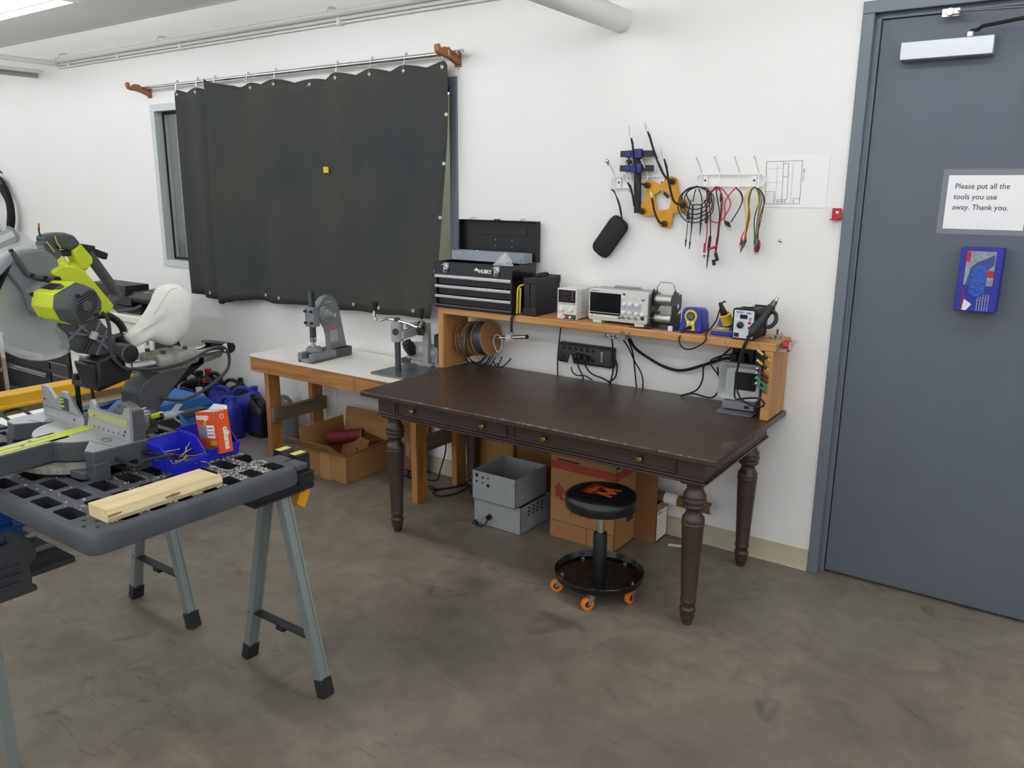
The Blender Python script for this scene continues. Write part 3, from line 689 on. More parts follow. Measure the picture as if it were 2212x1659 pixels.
# ---------------------------------------------------------------- power strip
t = T('power_strip', 'large dark grey power strip screwed to the wall under the shelf', 'power strip', (-1.228, 0, .895))
b = B(); b.loft([[Vector((x, y, z)) for x, z in rrect(-.168 + e, .168 - e, -.054 + e, .054 - e, .012)] for y, e in ((-.001, 0), (-.03, 0), (-.04, .012))]); b.o('housing', M('strip_grey', '303135', .5), t)
m_slot = M('slot_black', '0c0c0d', .6)
for i in range(6):
    for z in (-.026, .028) if i != 3 else (.028,):
        x = -.125 + i * .036
        B().bx(x - .010, x + .010, -.0405, -.0395, z - .009, z + .009).o('socket', m_slot, t)
for x, z in ((-.055, -.012), (-.02, -.006), (-.035, -.004), (.02, -.01)):
    B().bx(x - .014, x + .014, -.07, -.04, z - .012, z + .012).o('plug', m_blackm, t, bev=.004)
txt('BELKIN', .017, (.10, -.0408, .03), (90, 90, 0), m_white, t)
# ---------------------------------------------------------------- notice, gloves, closer on the door
m_sheet = M('notice_paper', 'f1f1f2', .6)
t = T('door_notice', 'white notice in a clear sleeve on the grey door asking people to put tools away', 'sign', (.52, .034, 1.71))
B().bx(-.139, .139, -.0018, -.0008, -.104, .104).o('sheet', m_sheet, t)
B().bx(-.16, .16, -.0022, -.0019, -.124, .128).o('clear_sleeve', M('clear_film', 'ffffff', .25, alpha=.07), t)
m_txt = M('notice_print', '3b3d42', .7)
for i, s in enumerate(('Please put all the', 'tools you use', 'away. Thank you.')): txt(s, .0298, (-.113 - .0005 * i, -.0026, .0525 - .0405 * i), (90, 0, 0), m_txt, t, sx=.93)
m_glov = M('glove_box_blue', '272d9b', .45)
t = T('glove_box', 'blue cardboard box of disposable gloves fixed upright to the grey door', 'glove box', (.541, .034, 1.414))
B().bx(-.073, .073, -.085, -.001, -.124, .124).o('carton', m_glov, t, bev=.003)
fy = -.0862
B().bx(-.05, .05, fy - .0006, fy, -.02, .112).o('picture_panel', M('panel_grey', '8f949c', .6, var=.25, vs=60), t)
B().prism([(-.045, -.03), (.047, .06), (.046, .10), (.02, .085), (-.01, .07), (-.03, .05)], fy - .001, fy - .0007, 'y').o('printed_hand', M('hand_blue', '3a4a8d', .6), t)
B().bx(.012, .05, fy - .0012, fy - .0008, .012, .038).o('red_patch', m_red, t)
B().bx(-.05, -.036, fy - .0012, fy - .0007, .07, .11).o('red_mark', m_red, t)
B().prism([(-.046, -.118), (-.03, -.12), (-.012, -.095), (-.04, -.075)], fy - .001, fy - .0005, 'y').o('white_patch', m_white, t)
txt('Greatglove', .02, (-.042, fy - .0006, -.12), (90, -90, 0), m_lead['red'], t, al='LEFT')
for i in range(5): txt('powder free nitrile gloves', .0062, (.008 + .009 * i, fy - .0006, -.118), (90, -90, 0), m_white, t)
b = B(); b.loft([[Vector((x, y, z)) for x, z in rrect(-.031 + e, .028 - e, -.068 + e, .060 - e, .028 - e, 6)] for y, e in ((fy - .0005, 0), (fy - .004, .003), (fy - .006, .014))])
b.o('glove_tuft', M('nitrile_blue', '2c56b4', .5, bump=.8, bs=90), t)
m_closer = M('closer_silver', 'b3b6ba', .35, .7)
t = T('door_closer', 'silver door closer with folding arm at the top of the grey door', 'door closer', (.32, .034, 2.287))
B().bx(-.162, .162, -.062, -.001, -.035, .035).o('cover', m_closer, t, bev=.004)
B().cyl((.075, -.04, .035), (.075, -.04, .052), .016).o('spindle', m_steel, t)
B().tube([(.075, -.04, .056), (.10, -.045, .058), (.115, -.06, .066), (.36, -.22, .066)], .007, 8).o('lower_arm', m_blackm, t)
b = B(); b.tube([(.01, -.055, .128), (.36, -.2, .09)], .0045, 8); b.o('upper_arm', m_steel, t)
b = B(); b.bx(-.03, .03, -.05, -.047, .112, .143); b.cyl((0, -.05, .128), (0, -.068, .128), .014); b.bx(.01, .035, -.066, -.052, .118, .138); b.o('arm_shoe', m_steel, t, bev=.002)
# cardboard box on the ledge behind the window glass
t = T('shipping_box', 'brown shipping box with white label behind the left window gap', 'box', (-4.83, .33, 1.1505))
B().bx(-.12, .17, -.1, .12, 0, .24).o('carton', m_card, t)
B().bx(-.09, -.012, -.1012, -.1002, .115, .225).o('label', m_paper, t)
b = B(); b.box((-.06, .0, .26), (.12, .1, .05), (0, 20, 0)); b.o('flap', m_card, t)
# ================================================================ things on and under the riser shelf
ZS = SZ + .0005
# ---- tool chest
m_chest = M('gloss_black_steel', '0e0f11', .3, coat=.3)
m_chestin = M('chest_inside_black', '0d0e13', .5)
m_traygrey = M('grey_tray_enamel', '8e949c', .45)
m_bright = M('bright_drawer_pull', 'dfe2e6', .22, 1)
t = T('tool_chest', 'open black steel tool chest with three drawers at the left end of the shelf', 'tool chest', (-1.796, -.165, ZS), .79)
b = B(); hw, y0, y1, H = .261, -.112, .112, .25
b.bx(-hw, -hw + .004, y0, y1, 0, H); b.bx(hw - .004, hw, y0, y1, 0, H); b.bx(-hw, hw, y1 - .004, y1, 0, H); b.bx(-hw, hw, y0, y1, 0, .006); b.bx(-hw, hw, y0, y0 + .004, .182, H); b.bx(-hw, hw, y0 + .01, y1, .178, .182)
b.bx(-hw, -hw + .014, y0, y0 + .02, 0, .184); b.bx(hw - .014, hw, y0, y0 + .02, 0, .184); b.bx(-hw, hw, y0, y0 + .02, 0, .016)
b.bx(-hw, hw, y0, y0 + .008, H - .004, H + .002); b.bx(hw - .008, hw, y0, y1, H - .004, H + .002); b.bx(-hw, -hw + .008, y0, y1, H - .004, H + .002)
b.o('chest_body', m_chest, t, bev=.001)
B().prism([(y0 - .004, .010), (y0 - .004, .015), (y0, .020), (y0, .010)], -hw + .005, hw - .005).o('bottom_rail', m_dgrey, t)
for z in (.021, .076, .131):
    d = B().bx(-hw + .016, hw - .016, y0 + .012, y0 + .20, z, z + .044).o('drawer', m_chest, t, bev=.001)
    b = B(); b.prism([(y0 + .014, z + .033), (y0 - .004, z + .033), (y0 - .008, z + .037), (y0 - .008, z + .049), (y0 - .004, z + .052), (y0 + .014, z + .052)], -hw + .007, hw - .007)
    b.o('drawer_pull', m_bright, d, bev=.0008)
# lid standing open at the back
b = B(); lz0, lz1, ly0, ly1 = H + .006, H + .222, .108, .150
b.bx(-hw, hw, ly1 - .003, ly1, lz0, lz1); b.bx(-hw, -hw + .003, ly0, ly1, lz0, lz1); b.bx(hw - .003, hw, ly0, ly1, lz0, lz1); b.bx(-hw, hw, ly0, ly1, lz1 - .003, lz1); b.bx(-hw, hw, ly0 + .02, ly1, lz0, lz0 + .003)
b.bx(-.17, .18, ly1 - .006, ly1 - .003, lz0 + .135, lz0 + .175)
l = b.o('lid', m_chestin, t, bev=.001)
b = B()
for x in (-.03, .08):
    for z in (.075, .11): b.lathe([(0, .0035), (.002, .003)], (x, ly1 - .0035, lz0 + z), 10, (0, -1, 0))
b.o('rivets', m_steel, l)
for x in (-.17, .17): B().tube([(x - .022, ly0 + .012, lz1 + .001), (x - .012, ly0 + .012, lz1 + .008), (x, ly0 + .012, lz1 + .010), (x + .012, ly0 + .012, lz1 + .008), (x + .022, ly0 + .012, lz1 + .001)], .0035, 6, sm=3).o('catch', m_steel, l)
B().bx(-.018, .014, ly0 + .002, ly0 + .02, lz1, lz1 + .007).o('hasp', m_black, l)
b = B(); b.bx(-.245, .248, .02, .022, H + .004, H + .056); b.bx(-.245, .248, .092, .094, H + .004, H + .056); b.bx(-.245, -.243, .02, .094, H + .004, H + .056); b.bx(.246, .248, .02, .094, H + .004, H + .056); b.bx(-.245, .248, .02, .094, H + .004, H + .006)
tr = b.o('lift_out_tray', m_traygrey, t)
B().bx(.218, .224, .016, .02, H + .0, H + .03).o('tray_link', m_steel, tr)
for x in (-.175, .165):
    b = B(); b.bx(x - .018, x + .018, y0 - .004, y0, .212, .247); b.prism([(x - .016, .234), (x - .032, .236), (x - .016, .242)], y0 - .006, y0 - .003, 'y')
    b.lathe([(0, .015), (.004, .015), (.007, .011)], (x, y0 - .002, .222), 14, (0, -1, 0))
    b.tube([(x - .012, y0 - .008, .225), (x - .010, y0 - .012, .200), (x + .002, y0 - .012, .197), (x + .010, y0 - .010, .202), (x + .013, y0 - .008, .222)], .0025, 6)
    b.o('latch', m_steel, t)
txt('HUSKY', .0265, (.046, y0 - .0006, .206), (90, 0, 0), m_white, t, off=.0012, sx=.98)
b = B()
b.prism([(.014, .2175), (.022, .226), (.028, .229), (.029, .235), (.033, .229), (.042, .224), (.044, .214), (.040, .208), (.037, .215), (.030, .216), (.022, .214)], y0 - .001, y0 - .0002, 'y'); b.o('dog_head_mark', m_white, t)
for x, y, rz, c, lb in ((-.08, -.06, 5, m_paper, 'white paper slip at the left inside the open tool chest'), (0, -.03, -12, m_paper, 'white paper slip in the middle inside the open tool chest'), (.06, -.05, 20, M('manila_paper', 'd9cfa8', .8), 'cream paper slip at the right inside the open tool chest')):
    tag(B().box((0, 0, 0), (.17, .06, .0012), (2, 1, 0)).o('paper_slip', c, None, loc=(-1.796 + x, -.165 + y, ZS + .236 + .03 * x), rz=rz * .3), lb, 'paper', 'paper slips in the tool chest')
m_film = M('clear_poly_bag', 'f3f4f5', .12, alpha=.32)
def crumple(c, rx, ry, h, seed, nm, lab, flat=False):
    q = random.Random(seed); b = B(); rings = []
    for k in range(9):
        u = k / 8; rad = (1 - u) ** .7 if not flat else math.cos(u * 1.4)
        rings.append([Vector((rx * rad * math.cos(a) * (1 + q.uniform(-.28, .28)) + .3 * rx * u, ry * rad * math.sin(a) * (1 + q.uniform(-.28, .28)), h * u)) for a in [2 * math.pi * j / 18 for j in range(18)]])
    b.loft(rings); o = b.o(nm, m_film, None, ang=60); o.location = c; return tag(o, lab, 'plastic bag')
crumple((-1.64, -.21, ZS + .241), .06, .035, .075, 2, 'plastic_bag', 'clear plastic bag bunched up to a peak in front of the grey tray')
crumple((-1.90, -.108, ZS + .262), .035, .02, .05, 4, 'plastic_bag', 'small clear plastic bag at the left end of the grey lift-out tray')
crumple((-1.60, -.108, ZS + .262), .04, .022, .045, 6, 'plastic_bag', 'small clear plastic bag at the right end of the grey lift-out tray')

# ---- hard case and what leans beside it
m_case = M('black_case_plastic', '1b1c1f', .5, bump=.05, bs=300)
t = T('hard_case', 'tall black plastic carry case standing on edge beside the tool chest', 'case', (-1.447, -.125, ZS), .79)
b = B(); b.loft([[Vector((x, y, z)) for y, z in rrect(-.118, .122, .004, .195, .022, 4)] for x in (-.036, -.001)], True); b.loft([[Vector((x, y, z)) for y, z in rrect(-.118, .122, .004, .195, .022, 4)] for x in (.002, .036)], True)
b.bx(-.040, .040, -.121, -.095, .0, .04); b.bx(-.040, .040, -.121, -.10, .165, .197); b.bx(-.040, .040, .10, .124, .16, .197)
c0 = b.o('shell', m_case, t, bev=.004)
B().tube([(0, -.05, .19), (0, -.045, .207), (0, .0, .210), (0, .05, .207), (0, .055, .19)], .007, 8, sm=3).o('handle', m_case, t)
B().bx(-.012, .012, -.045, .035, .196, .206).o('latch', m_black, t, bev=.003)
t = T('hacksaw', 'yellow framed hacksaw wedged between the tool chest and the black case', 'hacksaw', (-1.508, -.21, ZS), .79)
b = B(); b.tube([(-.018, -.03, .002), (-.016, -.03, .06), (-.014, -.03, .125), (-.006, -.025, .148), (.008, .0, .155), (.012, .10, .155), (.012, .18, .15)], .006, 8, sm=4); b.o('frame', M('hacksaw_yellow', 'd9bd20', .4), t)
B().tube([(.0, -.03, .003), (.002, -.03, .07), (.003, -.03, .14)], .005, 8, sm=3).o('grip', M('hacksaw_yellow_light', 'd5c24e', .4), t)
B().bx(-.012, -.004, -.028, -.02, .004, .13).o('blade', m_blackm, t)
t = T('strap', 'black webbing strap hanging over the shelf edge beside the tool chest', 'strap', (-1.52, -.26, ZS), .79)
b = B(); P = catmull([(.03, .05, .028), (.022, .02, .012), (.006, .008, .004), (-.008, -.012, -.004), (-.014, -.016, -.03), (-.014, -.016, -.09)], 6)
b.loft([[p + Vector((sx * .008, sy * .0012, sy * .0005)) for sx, sy in ((-1, -1), (1, -1), (1, 1), (-1, 1))] for p in P]); b.o('webbing', m_rubber, t)

# ---- bench power supply
m_inst = M('instrument_beige', 'd6d5ce', .45)
m_inst2 = M('instrument_grey', 'c2c3c2', .45)
m_disp = M('dark_display', '14121a', .15)
m_seg = M('dull_red_display', '3d1724', .3)
t = T('power_supply', 'pale grey bench power supply with dark red display beside the oscilloscope', 'power supply', (-1.230, -.122, ZS), .79)
B().bx(-.056, .056, -.09, .11, .004, .155).o('case_body', m_inst, t, bev=.003)
b = B(); b.bx(-.057, .057, -.106, -.089, .0, .157); b.o('front_bezel', m_inst, t, bev=.004, seg=3)
B().bx(-.049, .049, -.1075, -.105, .087, .150).o('display', m_disp, t)
for z in (.127, .099): B().bx(-.032, .008, -.1083, -.107, z, z + .014).o('digits', m_seg, t)
for z in (.14, .128, .116, .102): B().bx(.027, .038, -.108, -.107, z, z + .0016).o('legend', m_inst2, t)
B().bx(-.056, .056, -.1068, -.1058, .079, .081).o('groove', m_dgrey, t)
for x in (-.028, .024): B().lathe([(0, .013), (.012, .011), (.0125, .009), (.014, .009)], (x, -.106, .053), 18, (0, -1, 0)).o('knob', m_white, t)
B().lathe([(0, .010), (.003, .010), (.0035, .008), (.006, .008)], (-.039, -.106, .017), 16, (0, -1, 0)).o('power_button', m_white, t)
B().bx(-.02, .054, -.1065, -.1055, .004, .027).o('terminal_panel', m_dgrey, t)
for x, m in ((-.012, m_white), (.006, m_red), (.022, m_white), (.042, M('terminal_green', '2f6a4c', .4))): B().lathe([(0, .0065), (.008, .0065), (.0085, .003)], (x, -.1065, .015), 12, (0, -1, 0)).o('terminal', m, t)
b = B()
for i in range(2):
    for k in range(5): b.bx(.0555, .0565, -.06 + i * .07, -.025 + i * .07, .03 + k * .024, .046 + k * .024)
b.o('vent_slots', m_inst2, t)
# ---- oscilloscope
t = T('oscilloscope', 'grey benchtop oscilloscope with a wide black screen in the middle of the shelf', 'oscilloscope', (-.955, -.10, ZS), .79)
b = B(); b.loft([[Vector((x, y, z)) for x, z in rrect(-.158 + e, .160 - e, .014 + e, .166 - e * .4, .012)] for y, e in ((-.112, .005), (-.108, 0), (-.075, 0))]); b.o('front_shell', m_inst, t)
b = B(); b.loft([[Vector((x, y, z)) for x, z in rrect(-.153 + e, .163 - e, .014 + e, .168 - e, .012)] for y, e in ((-.076, 0), (.01, 0), (.028, .012))]); b.o('rear_shell', M('scope_rear', 'a9abad', .5), t)
b = B()
for k in range(15): b.bx(.1615, .164, -.05, -.01, .03 + k * .0075, .034 + k * .0075)
b.o('vent_slots', m_dgrey, t)
B().bx(-.149, .020, -.1135, -.111, .044, .150).o('screen', M('black_glass', '16181b', .12), t)
B().bx(-.149, .020, -.1142, -.1134, .052, .0545).o('screen_line', m_inst2, t)
b = B(); b.bx(.026, .132, -.1132, -.1115, .056, .112); b.o('control_panel', M('panel_light_grey', 'b3b6b9', .5), t)
for i, (x, z) in enumerate(((.033, .135), (.039, .104), (.069, .104), (.104, .103), (.038, .064), (.068, .063), (.104, .062), (.134, .062))):
    B().lathe([(0, .0105), (.003, .0105), (.004, .0075), (.013, .007), (.014, .005)], (x, -.112, z), 18, (0, -1, 0)).o('knob', m_white, t)
for x in (.037, .069, .104): B().lathe([(0, .0085), (.002, .0085), (.003, .0065), (.014, .0065), (.014, .004), (.006, .004)], (x, -.112, .040), 18, (0, -1, 0)).o('socket', m_steel, t)
b = B()
for x in (.055, .073, .091, .108): 
    for z in (.146, .137, .128): b.bx(x, x + .010, -.1138, -.112, z, z + .0045)
for z in (.098, .086, .074): b.bx(.129, .141, -.1138, -.112, z, z + .0045); b.bx(.05, .059, -.1142, -.113, z - .006, z - .002)
b.o('buttons', m_white, t, bev=.0008)
B().bx(.130, .145, -.1145, -.112, .126, .135).o('run_button', M('run_button_blue', '3d6fc4', .4), t, bev=.002)
B().bx(.03, .042, -.1138, -.1125, .146, .156).o('indicator', m_dgrey, t)
for k in range(7): B().bx(-.150 + k * .0225, -.133 + k * .0225 - (.006 if k == 0 else 0), -.1145, -.1115, .0325, .0385).o('soft_key', m_white, t, bev=.002)
B().bx(.006, .022, -.113, -.1115, .031, .037).o('usb_port', m_black, t)
B().bx(.128, .146, -.1132, -.1115, .034, .052).o('rating_plate', m_dgrey, t)
B().bx(-.145, -.10, -.1128, -.1118, .155, .160).o('maker_plate', M('maker_plate_grey', '8f9297', .4), t)
B().tube([(-.06, -.03, .168), (-.05, -.028, .176), (.08, -.028, .176), (.09, -.03, .168)], .006, 8).o('carry_handle', M('scope_handle', '9a9c9e', .5), t)
for x in (-.11, .118): B().bx(x - .024, x + .024, -.108, .0, .0, .0145).o('foot', m_inst, t, bev=.002)
# ---- solder stand with two reels
m_stand = M('stand_charcoal_metal', '3f4143', .42, .4)
t = T('solder_stand', 'dark metal stand holding two reels, with a wire handle', 'solder stand', (-.722, -.145, ZS), .79)
B().bx(-.068, .052, -.06, .06, 0, .004).o('base_plate', m_stand, t, bev=.001)
SP = [(-.055, .004), (.055, .004), (.055, .07), (.02, .062), (.02, .075), (.055, .092), (.058, .135), (.05, .16), (.025, .155), (.02, .17), (-.005, .172), (-.02, .185), (-.04, .175), (-.055, .14), (-.055, .08)]
b = B()
for x0, x1 in ((-.062, -.059), (.046, .049)): b.prism(SP, x0, x1, 'x')
b.o('side_plates', m_stand, t)
B().cyl((.045, .0, .108), (.056, .0, .108), .012).o('nut', m_chrome, t)
B().tube([(-.055, .0, .17), (-.055, 0, .195), (-.045, 0, .203), (-.04, 0, .215), (.02, 0, .215), (.03, 0, .205), (.032, 0, .19), (.04, 0, .182), (.04, 0, .165)], .003, 6).o('wire_handle', m_chrome, t)
m_grn = M('green_reel_flange', '16382c', .4)
m_sold = M('solder_wire', 'b6bab4', .22, 1, bump=.3, bs=200)
for k, (z, y) in enumerate(((.132, .0), (.042, .0))):
    s = T('solder_reel', ['solder reel with a green flange in the upper half of the stand', 'solder reel with a green flange in the lower half of the stand'][k], 'solder reel', on_shelf(-.562, -.139, z + .001), .79, 'solder reels in the stand')
    for x in (-.054, .034): B().lathe([(0, .033), (.004, .033)], (x, 0, 0), 28, (1, 0, 0)).o('flange', m_grn, s)
    B().cyl((-.05, 0, 0), (.034, 0, 0), .027, n=32).o('wire_winding', m_sold, s)
tag(B().tube([(-.80, -.215, ZS + .058), (-.75, -.22, ZS + .05), (-.70, -.215, ZS + .05)], .0015, 6, sm=3).o('wire_end', m_steel), 'loose solder wire end crossing in front of the lower reel', 'wire')
t = T('tweezers', 'dark pointed tweezers lying on the shelf edge in front of the solder stand', 'tweezers', on_shelf(-.655, -.222, .004), 12)
for s in (-1, 1): B().tube([(-.055, s * .001, 0), (0, s * .006, 0), (.045, s * .004, 0), (.06, 0, 0)], [.001, .0025, .003, .003], 6).o('arm', m_blackm, t)
t = T('eraser', 'white eraser in a dark blue sleeve standing between the reels and the blue station', 'eraser', on_shelf(-.503, -.195, .012), 55)
B().bx(-.02, .03, -.008, .008, -.0118, .0118).o('rubber', m_white, t, bev=.002); B().bx(-.004, .031, -.0085, .0085, -.012, .0122).o('sleeve', M('eraser_sleeve', '2a2758', .6), t)
# ---- soldering station
m_hblue = M('station_blue', '2b35a0', .45); m_hyel = M('station_yellow', 'dcc02f', .45)
t = T('soldering_station', 'rounded blue and yellow soldering station with small grey display on the shelf', 'soldering station', on_shelf(-.418, -.13, 0), 3)
b = B()
b.loft([[Vector((x * s, y, max(.004, .006 + (z - .006) * sz))) for x, z in [(-.052, .006), (-.052, .035), (-.047, .045), (-.045, .09), (-.04, .108), (-.028, .116), (.028, .116), (.04, .108), (.045, .09), (.047, .045), (.052, .035), (.052, .006)]] for y, s, sz in ((-.062, .96, .97), (-.058, 1, 1), (-.02, 1, .99), (.04, .97, .93), (.062, .9, .84))])
b.o('housing', m_hblue, t, bev=.002)
B().bx(-.05, .05, -.06, .06, 0, .007).o('base', m_black, t)
fp = []
for i in range(19):
    a = R(-35 + 250 * i / 18); fp.append((.030 * math.cos(a), .078 + .030 * math.sin(a)))
fp = fp + [(-.018, .045), (-.022, .012), (.022, .012), (.018, .045)]
B().prism(fp, -.0655, -.0615, 'y').o('face_plate', m_hyel, t, bev=.001)
B().lathe([(0, .0205), (.002, .0205), (.0025, .018)], (0, -.0652, .078), 24, (0, -1, 0)).o('display_ring', m_dgrey, t)
B().bx(-.013, .013, -.0685, -.067, .067, .088).o('display', M('lcd_grey', '6d6a68', .2), t)
for x in (-.011, .011): B().cyl((x, -.065, .048), (x, -.069, .048), .006, n=14).o('button', m_white, t)
B().cyl((0, -.062, .026), (-.012, -.088, .022), .010, .006, n=14).o('plug', m_black, t)
for x in (-.042, .042): B().bx(x - .009, x + .009, -.068, -.05, .006, .032).o('foot_block', m_hblue, t, bev=.004)
adopt(B().tube([on_shelf(-.431, -.218, .022), on_shelf(-.438, -.226, .005), on_shelf(-.446, -.245, -.022), on_shelf(-.435, -.25, -.05), on_shelf(-.41, -.25, -.066), on_shelf(-.375, -.25, -.06), on_shelf(-.335, -.247, -.035), on_shelf(-.318, -.243, -.012), on_shelf(-.326, -.225, .003), on_shelf(-.34, -.19, .004), on_shelf(-.325, -.12, .05), on_shelf(-.318, -.10, .095), on_shelf(-.308, -.10, .13), on_shelf(-.296, -.105, .147), on_shelf(-.288, -.106, .143)], .0034, 8, sm=5).o('cord', m_rubber), t)
t = T('iron_stand', 'blue soldering iron stand with a yellow holder cone, right of the blue station', 'iron stand', on_shelf(-.270, -.14, 0), 3)
b = B(); b.loft([[Vector((x, y, z)) for x, y in rrect(-.052 + e, .052 - e, -.05 + e, .05 - e, .012)] for z, e in ((0, .002), (.004, 0), (.018, .001), (.022, .006))]); b.o('tray_base', m_hblue, t)
b = B(); b.prism([(-.036, .02), (.048, .02), (.048, .074), (.03, .070), (-.026, .024)], -.038, .042, 'x'); b.o('wedge', M('stand_blue_light', '4a55ab', .5), t, bev=.006)
B().bx(-.046, .046, -.04, .04, .021, .0235).o('sponge_line', m_hyel, t)
B().lathe([(0, .026), (.045, .026), (.05, .028), (.052, .022), (.02, .016)], (.012, .0, .052), 22, (-.25, -.35, .9)).o('holder_cone', m_hyel, t)
txt('HAKKO', .017, (-.03, -.0335, .028), (52, 0, 0), m_hyel, t, sx=.95, off=.0006, shear=.15)
t = T('soldering_iron', 'black soldering iron handle resting in the yellow cone holder', 'soldering iron', on_shelf(-.270, -.14, 0), 3)
B().tube([(.0, -.018, .09), (-.006, -.024, .108), (-.012, -.03, .128), (-.02, -.036, .15)], [.014, .0155, .011, .007], 12).o('handle', m_black, t)
# ---- hot air station and wand
t = T('hot_air_station', 'black hot air rework station with a white front near the shelf end', 'hot air station', on_shelf(-.158, -.135, 0), .79)
b = B(); b.loft([[Vector((x, y, z)) for x, z in rrect(-.048, .048, .003, .135, .010)] for y in (-.085, .075)]); b.o('case_body', m_blackm, t)
b = B(); b.loft([[Vector((x, y, z)) for x, z in rrect(-.052 + e, .052 - e, 0 + e, .139 - e, .012)] for y, e in ((-.088, .001), (-.085, 0), (-.072, 0), (-.07, .004))]); b.loft([[Vector((x, y, z)) for x, z in rrect(-.052, .052, 0, .139, .012)] for y in (.06, .078)]); b.o('bumper_frames', m_rubber, t)
B().prism(rrect(-.044, .044, .008, .131, .005), -.0895, -.087, 'y').o('front_panel', M('panel_pale_blue_white', 'd5dbe4', .4), t)
B().bx(-.018, .015, -.0905, -.089, .094, .112).o('display', m_disp, t)
B().lathe([(0, .0155), (.010, .014), (.012, .010)], (-.014, -.0895, .066), 22, (0, -1, 0)).o('dial', m_black, t)
b = B()
for a in range(-120, 121, 30): b.beam((-.014 + .018 * math.sin(R(a)), -.0898, .066 + .018 * math.cos(R(a))), (-.014 + .024 * math.sin(R(a)), -.0898, .066 + .024 * math.cos(R(a))), .001, .0006, (0, 1, 0))
b.o('dial_marks', m_dgrey, t)
for z in (.078, .056): B().cyl((.026, -.089, z), (.026, -.093, z), .0062, n=14).o('red_button', m_red, t)
B().torus((.028, -.0895, .095), .005, .0015, (0, 1, 0), 16, 6).o('indicator_ring', m_dgrey, t)
B().bx(-.041, -.018, -.0915, -.089, .012, .03).o('rocker_switch', m_black, t, bev=.001)
B().cyl((.028, -.089, .018), (.028, -.10, .017), .008, n=14).o('hose_gland', m_black, t)
txt('W.E.P.', .0125, (-.036, -.0897, .117), (90, 0, 0), m_blue, t, off=.0004, sx=1.05); txt('858D', .0098, (.010, -.0897, .1165), (90, 0, 0), m_blue, t, off=.0003); txt('CE', .007, (-.036, -.0897, .103), (90, 0, 0), m_dgrey, t)
b = B(); b.bx(.05, .075, -.03, .01, .06, .11); b.o('wand_holder', m_blackm, t, bev=.006)
t = T('hot_air_wand', 'black hot air gun with steel nozzle clipped beside its station', 'hot air gun', on_shelf(-.09, -.15, 0), .79)
b = B(); b.tube([(-.022, -.105, .035), (-.012, -.09, .058), (.008, -.055, .10), (.022, -.03, .13), (.030, -.016, .148)], [.014, .0225, .020, .018, .0195], 16, sm=0); b.o('handle', m_black, t, ang=60)
B().tube([(.030, -.016, .148), (.040, -.002, .172)], [.016, .012], 14).o('barrel', M('wand_brown_metal', '6c6258', .4, .6), t); B().tube([(.040, -.002, .172), (.048, .010, .192)], [.009, .006], 12).o('nozzle', m_steel, t)
b = B(); b.tube([(.036, -.03, .13), (.052, -.02, .12), (.058, -.03, .09), (.045, -.05, .068), (.03, -.055, .066)], .009, 8, sm=3); b.o('hand_guard', m_black, t)
B().tube([(-.022, -.105, .035), (-.026, -.112, .022)], [.012, .006], 10).o('cable_boot', m_rubber, t)
adopt(B().tube([on_shelf(-.116, -.262, .022), on_shelf(-.13, -.275, -.03), on_shelf(-.148, -.27, -.09), on_shelf(-.16, -.262, -.15), on_shelf(-.16, -.25, -.21), on_shelf(-.13, -.25, -.265), on_shelf(-.06, -.262, -.282), on_shelf(-.025, -.272, -.265), on_shelf(-.05, -.255, -.245), on_shelf(-.11, -.235, -.255), on_shelf(-.165, -.225, -.27), on_shelf(-.175, -.225, -.24), on_shelf(-.165, -.25, -.16), on_shelf(-.15, -.268, -.07), on_shelf(-.138, -.266, -.02), on_shelf(-.130, -.238, .015)], .0042, 8, sm=5).o('cord', m_rubber), t)
t = T('tape_roll', 'flat white tape roll lying on top of the hot air station', 'tape roll', on_shelf(-.168, -.14, .1395)); B().lathe([(0, .012), (0, .026), (.010, .026), (.010, .012), (0, .012)], (0, 0, .001), 28).o('roll', m_white, t, ang=50)
t = T('nozzle_set', 'little steel hot air nozzles standing at the right end of the shelf', 'nozzle', on_shelf(-.045, -.09, 0)); B().lathe([(0, .012), (.014, .012), (.016, .008), (.018, .008)], (0, 0, 0), 16).o('collar', m_steel, t); B().cyl((.003, .004, .018), (.003, .004, .042), .010, n=16).o('tube', m_chrome, t)
tag(B().torus((0, 0, .004), .011, .003, n=18, m=6).o('steel_ring', m_steel, None, loc=on_shelf(-.062, -.105, 0)), 'small steel ring lying beside the nozzle on the shelf end', 'ring')
tag(B().lathe([(0, .003), (.02, .003), (.02, .006), (.024, .006)], (0, 0, 0), 10).o('standing_screw', m_steel, None, loc=on_shelf(-.028, -.075, 0)), 'steel screw standing on its point beside the nozzle', 'screw')
# red tape held on nails at the end of the shelf
t = T('tape_roll', 'red tape roll hanging on nails at the right end of the shelf', 'tape roll', (-.135, -.175, 1.094)); B().lathe([(0, .014), (0, .026), (.024, .026), (.024, .014), (0, .014)], (-.012, 0, 0), 26, (1, 0, 0)).o('roll', m_red, t, ang=50); B().lathe([(-.001, .012), (-.001, .018), (.0245, .018), (.0245, .012), (-.001, .012)], (-.012, 0, 0), 24, (1, 0, 0)).o('core', m_white, t, ang=50)
for i, y in enumerate((-.232, -.222, -.212, -.14, -.12, -.09, -.06)):
    tag(B().lathe([(0, .0016), (.045, .0016), (.045, .004), (.047, .004)], (-.172, y, 1.075 + .0035 * i), 8, (1, 0, .03)).o('nail', m_steel), ORD[i] + ' nail from the front sticking out of the shelf end', 'nail', 'nails in the shelf end')

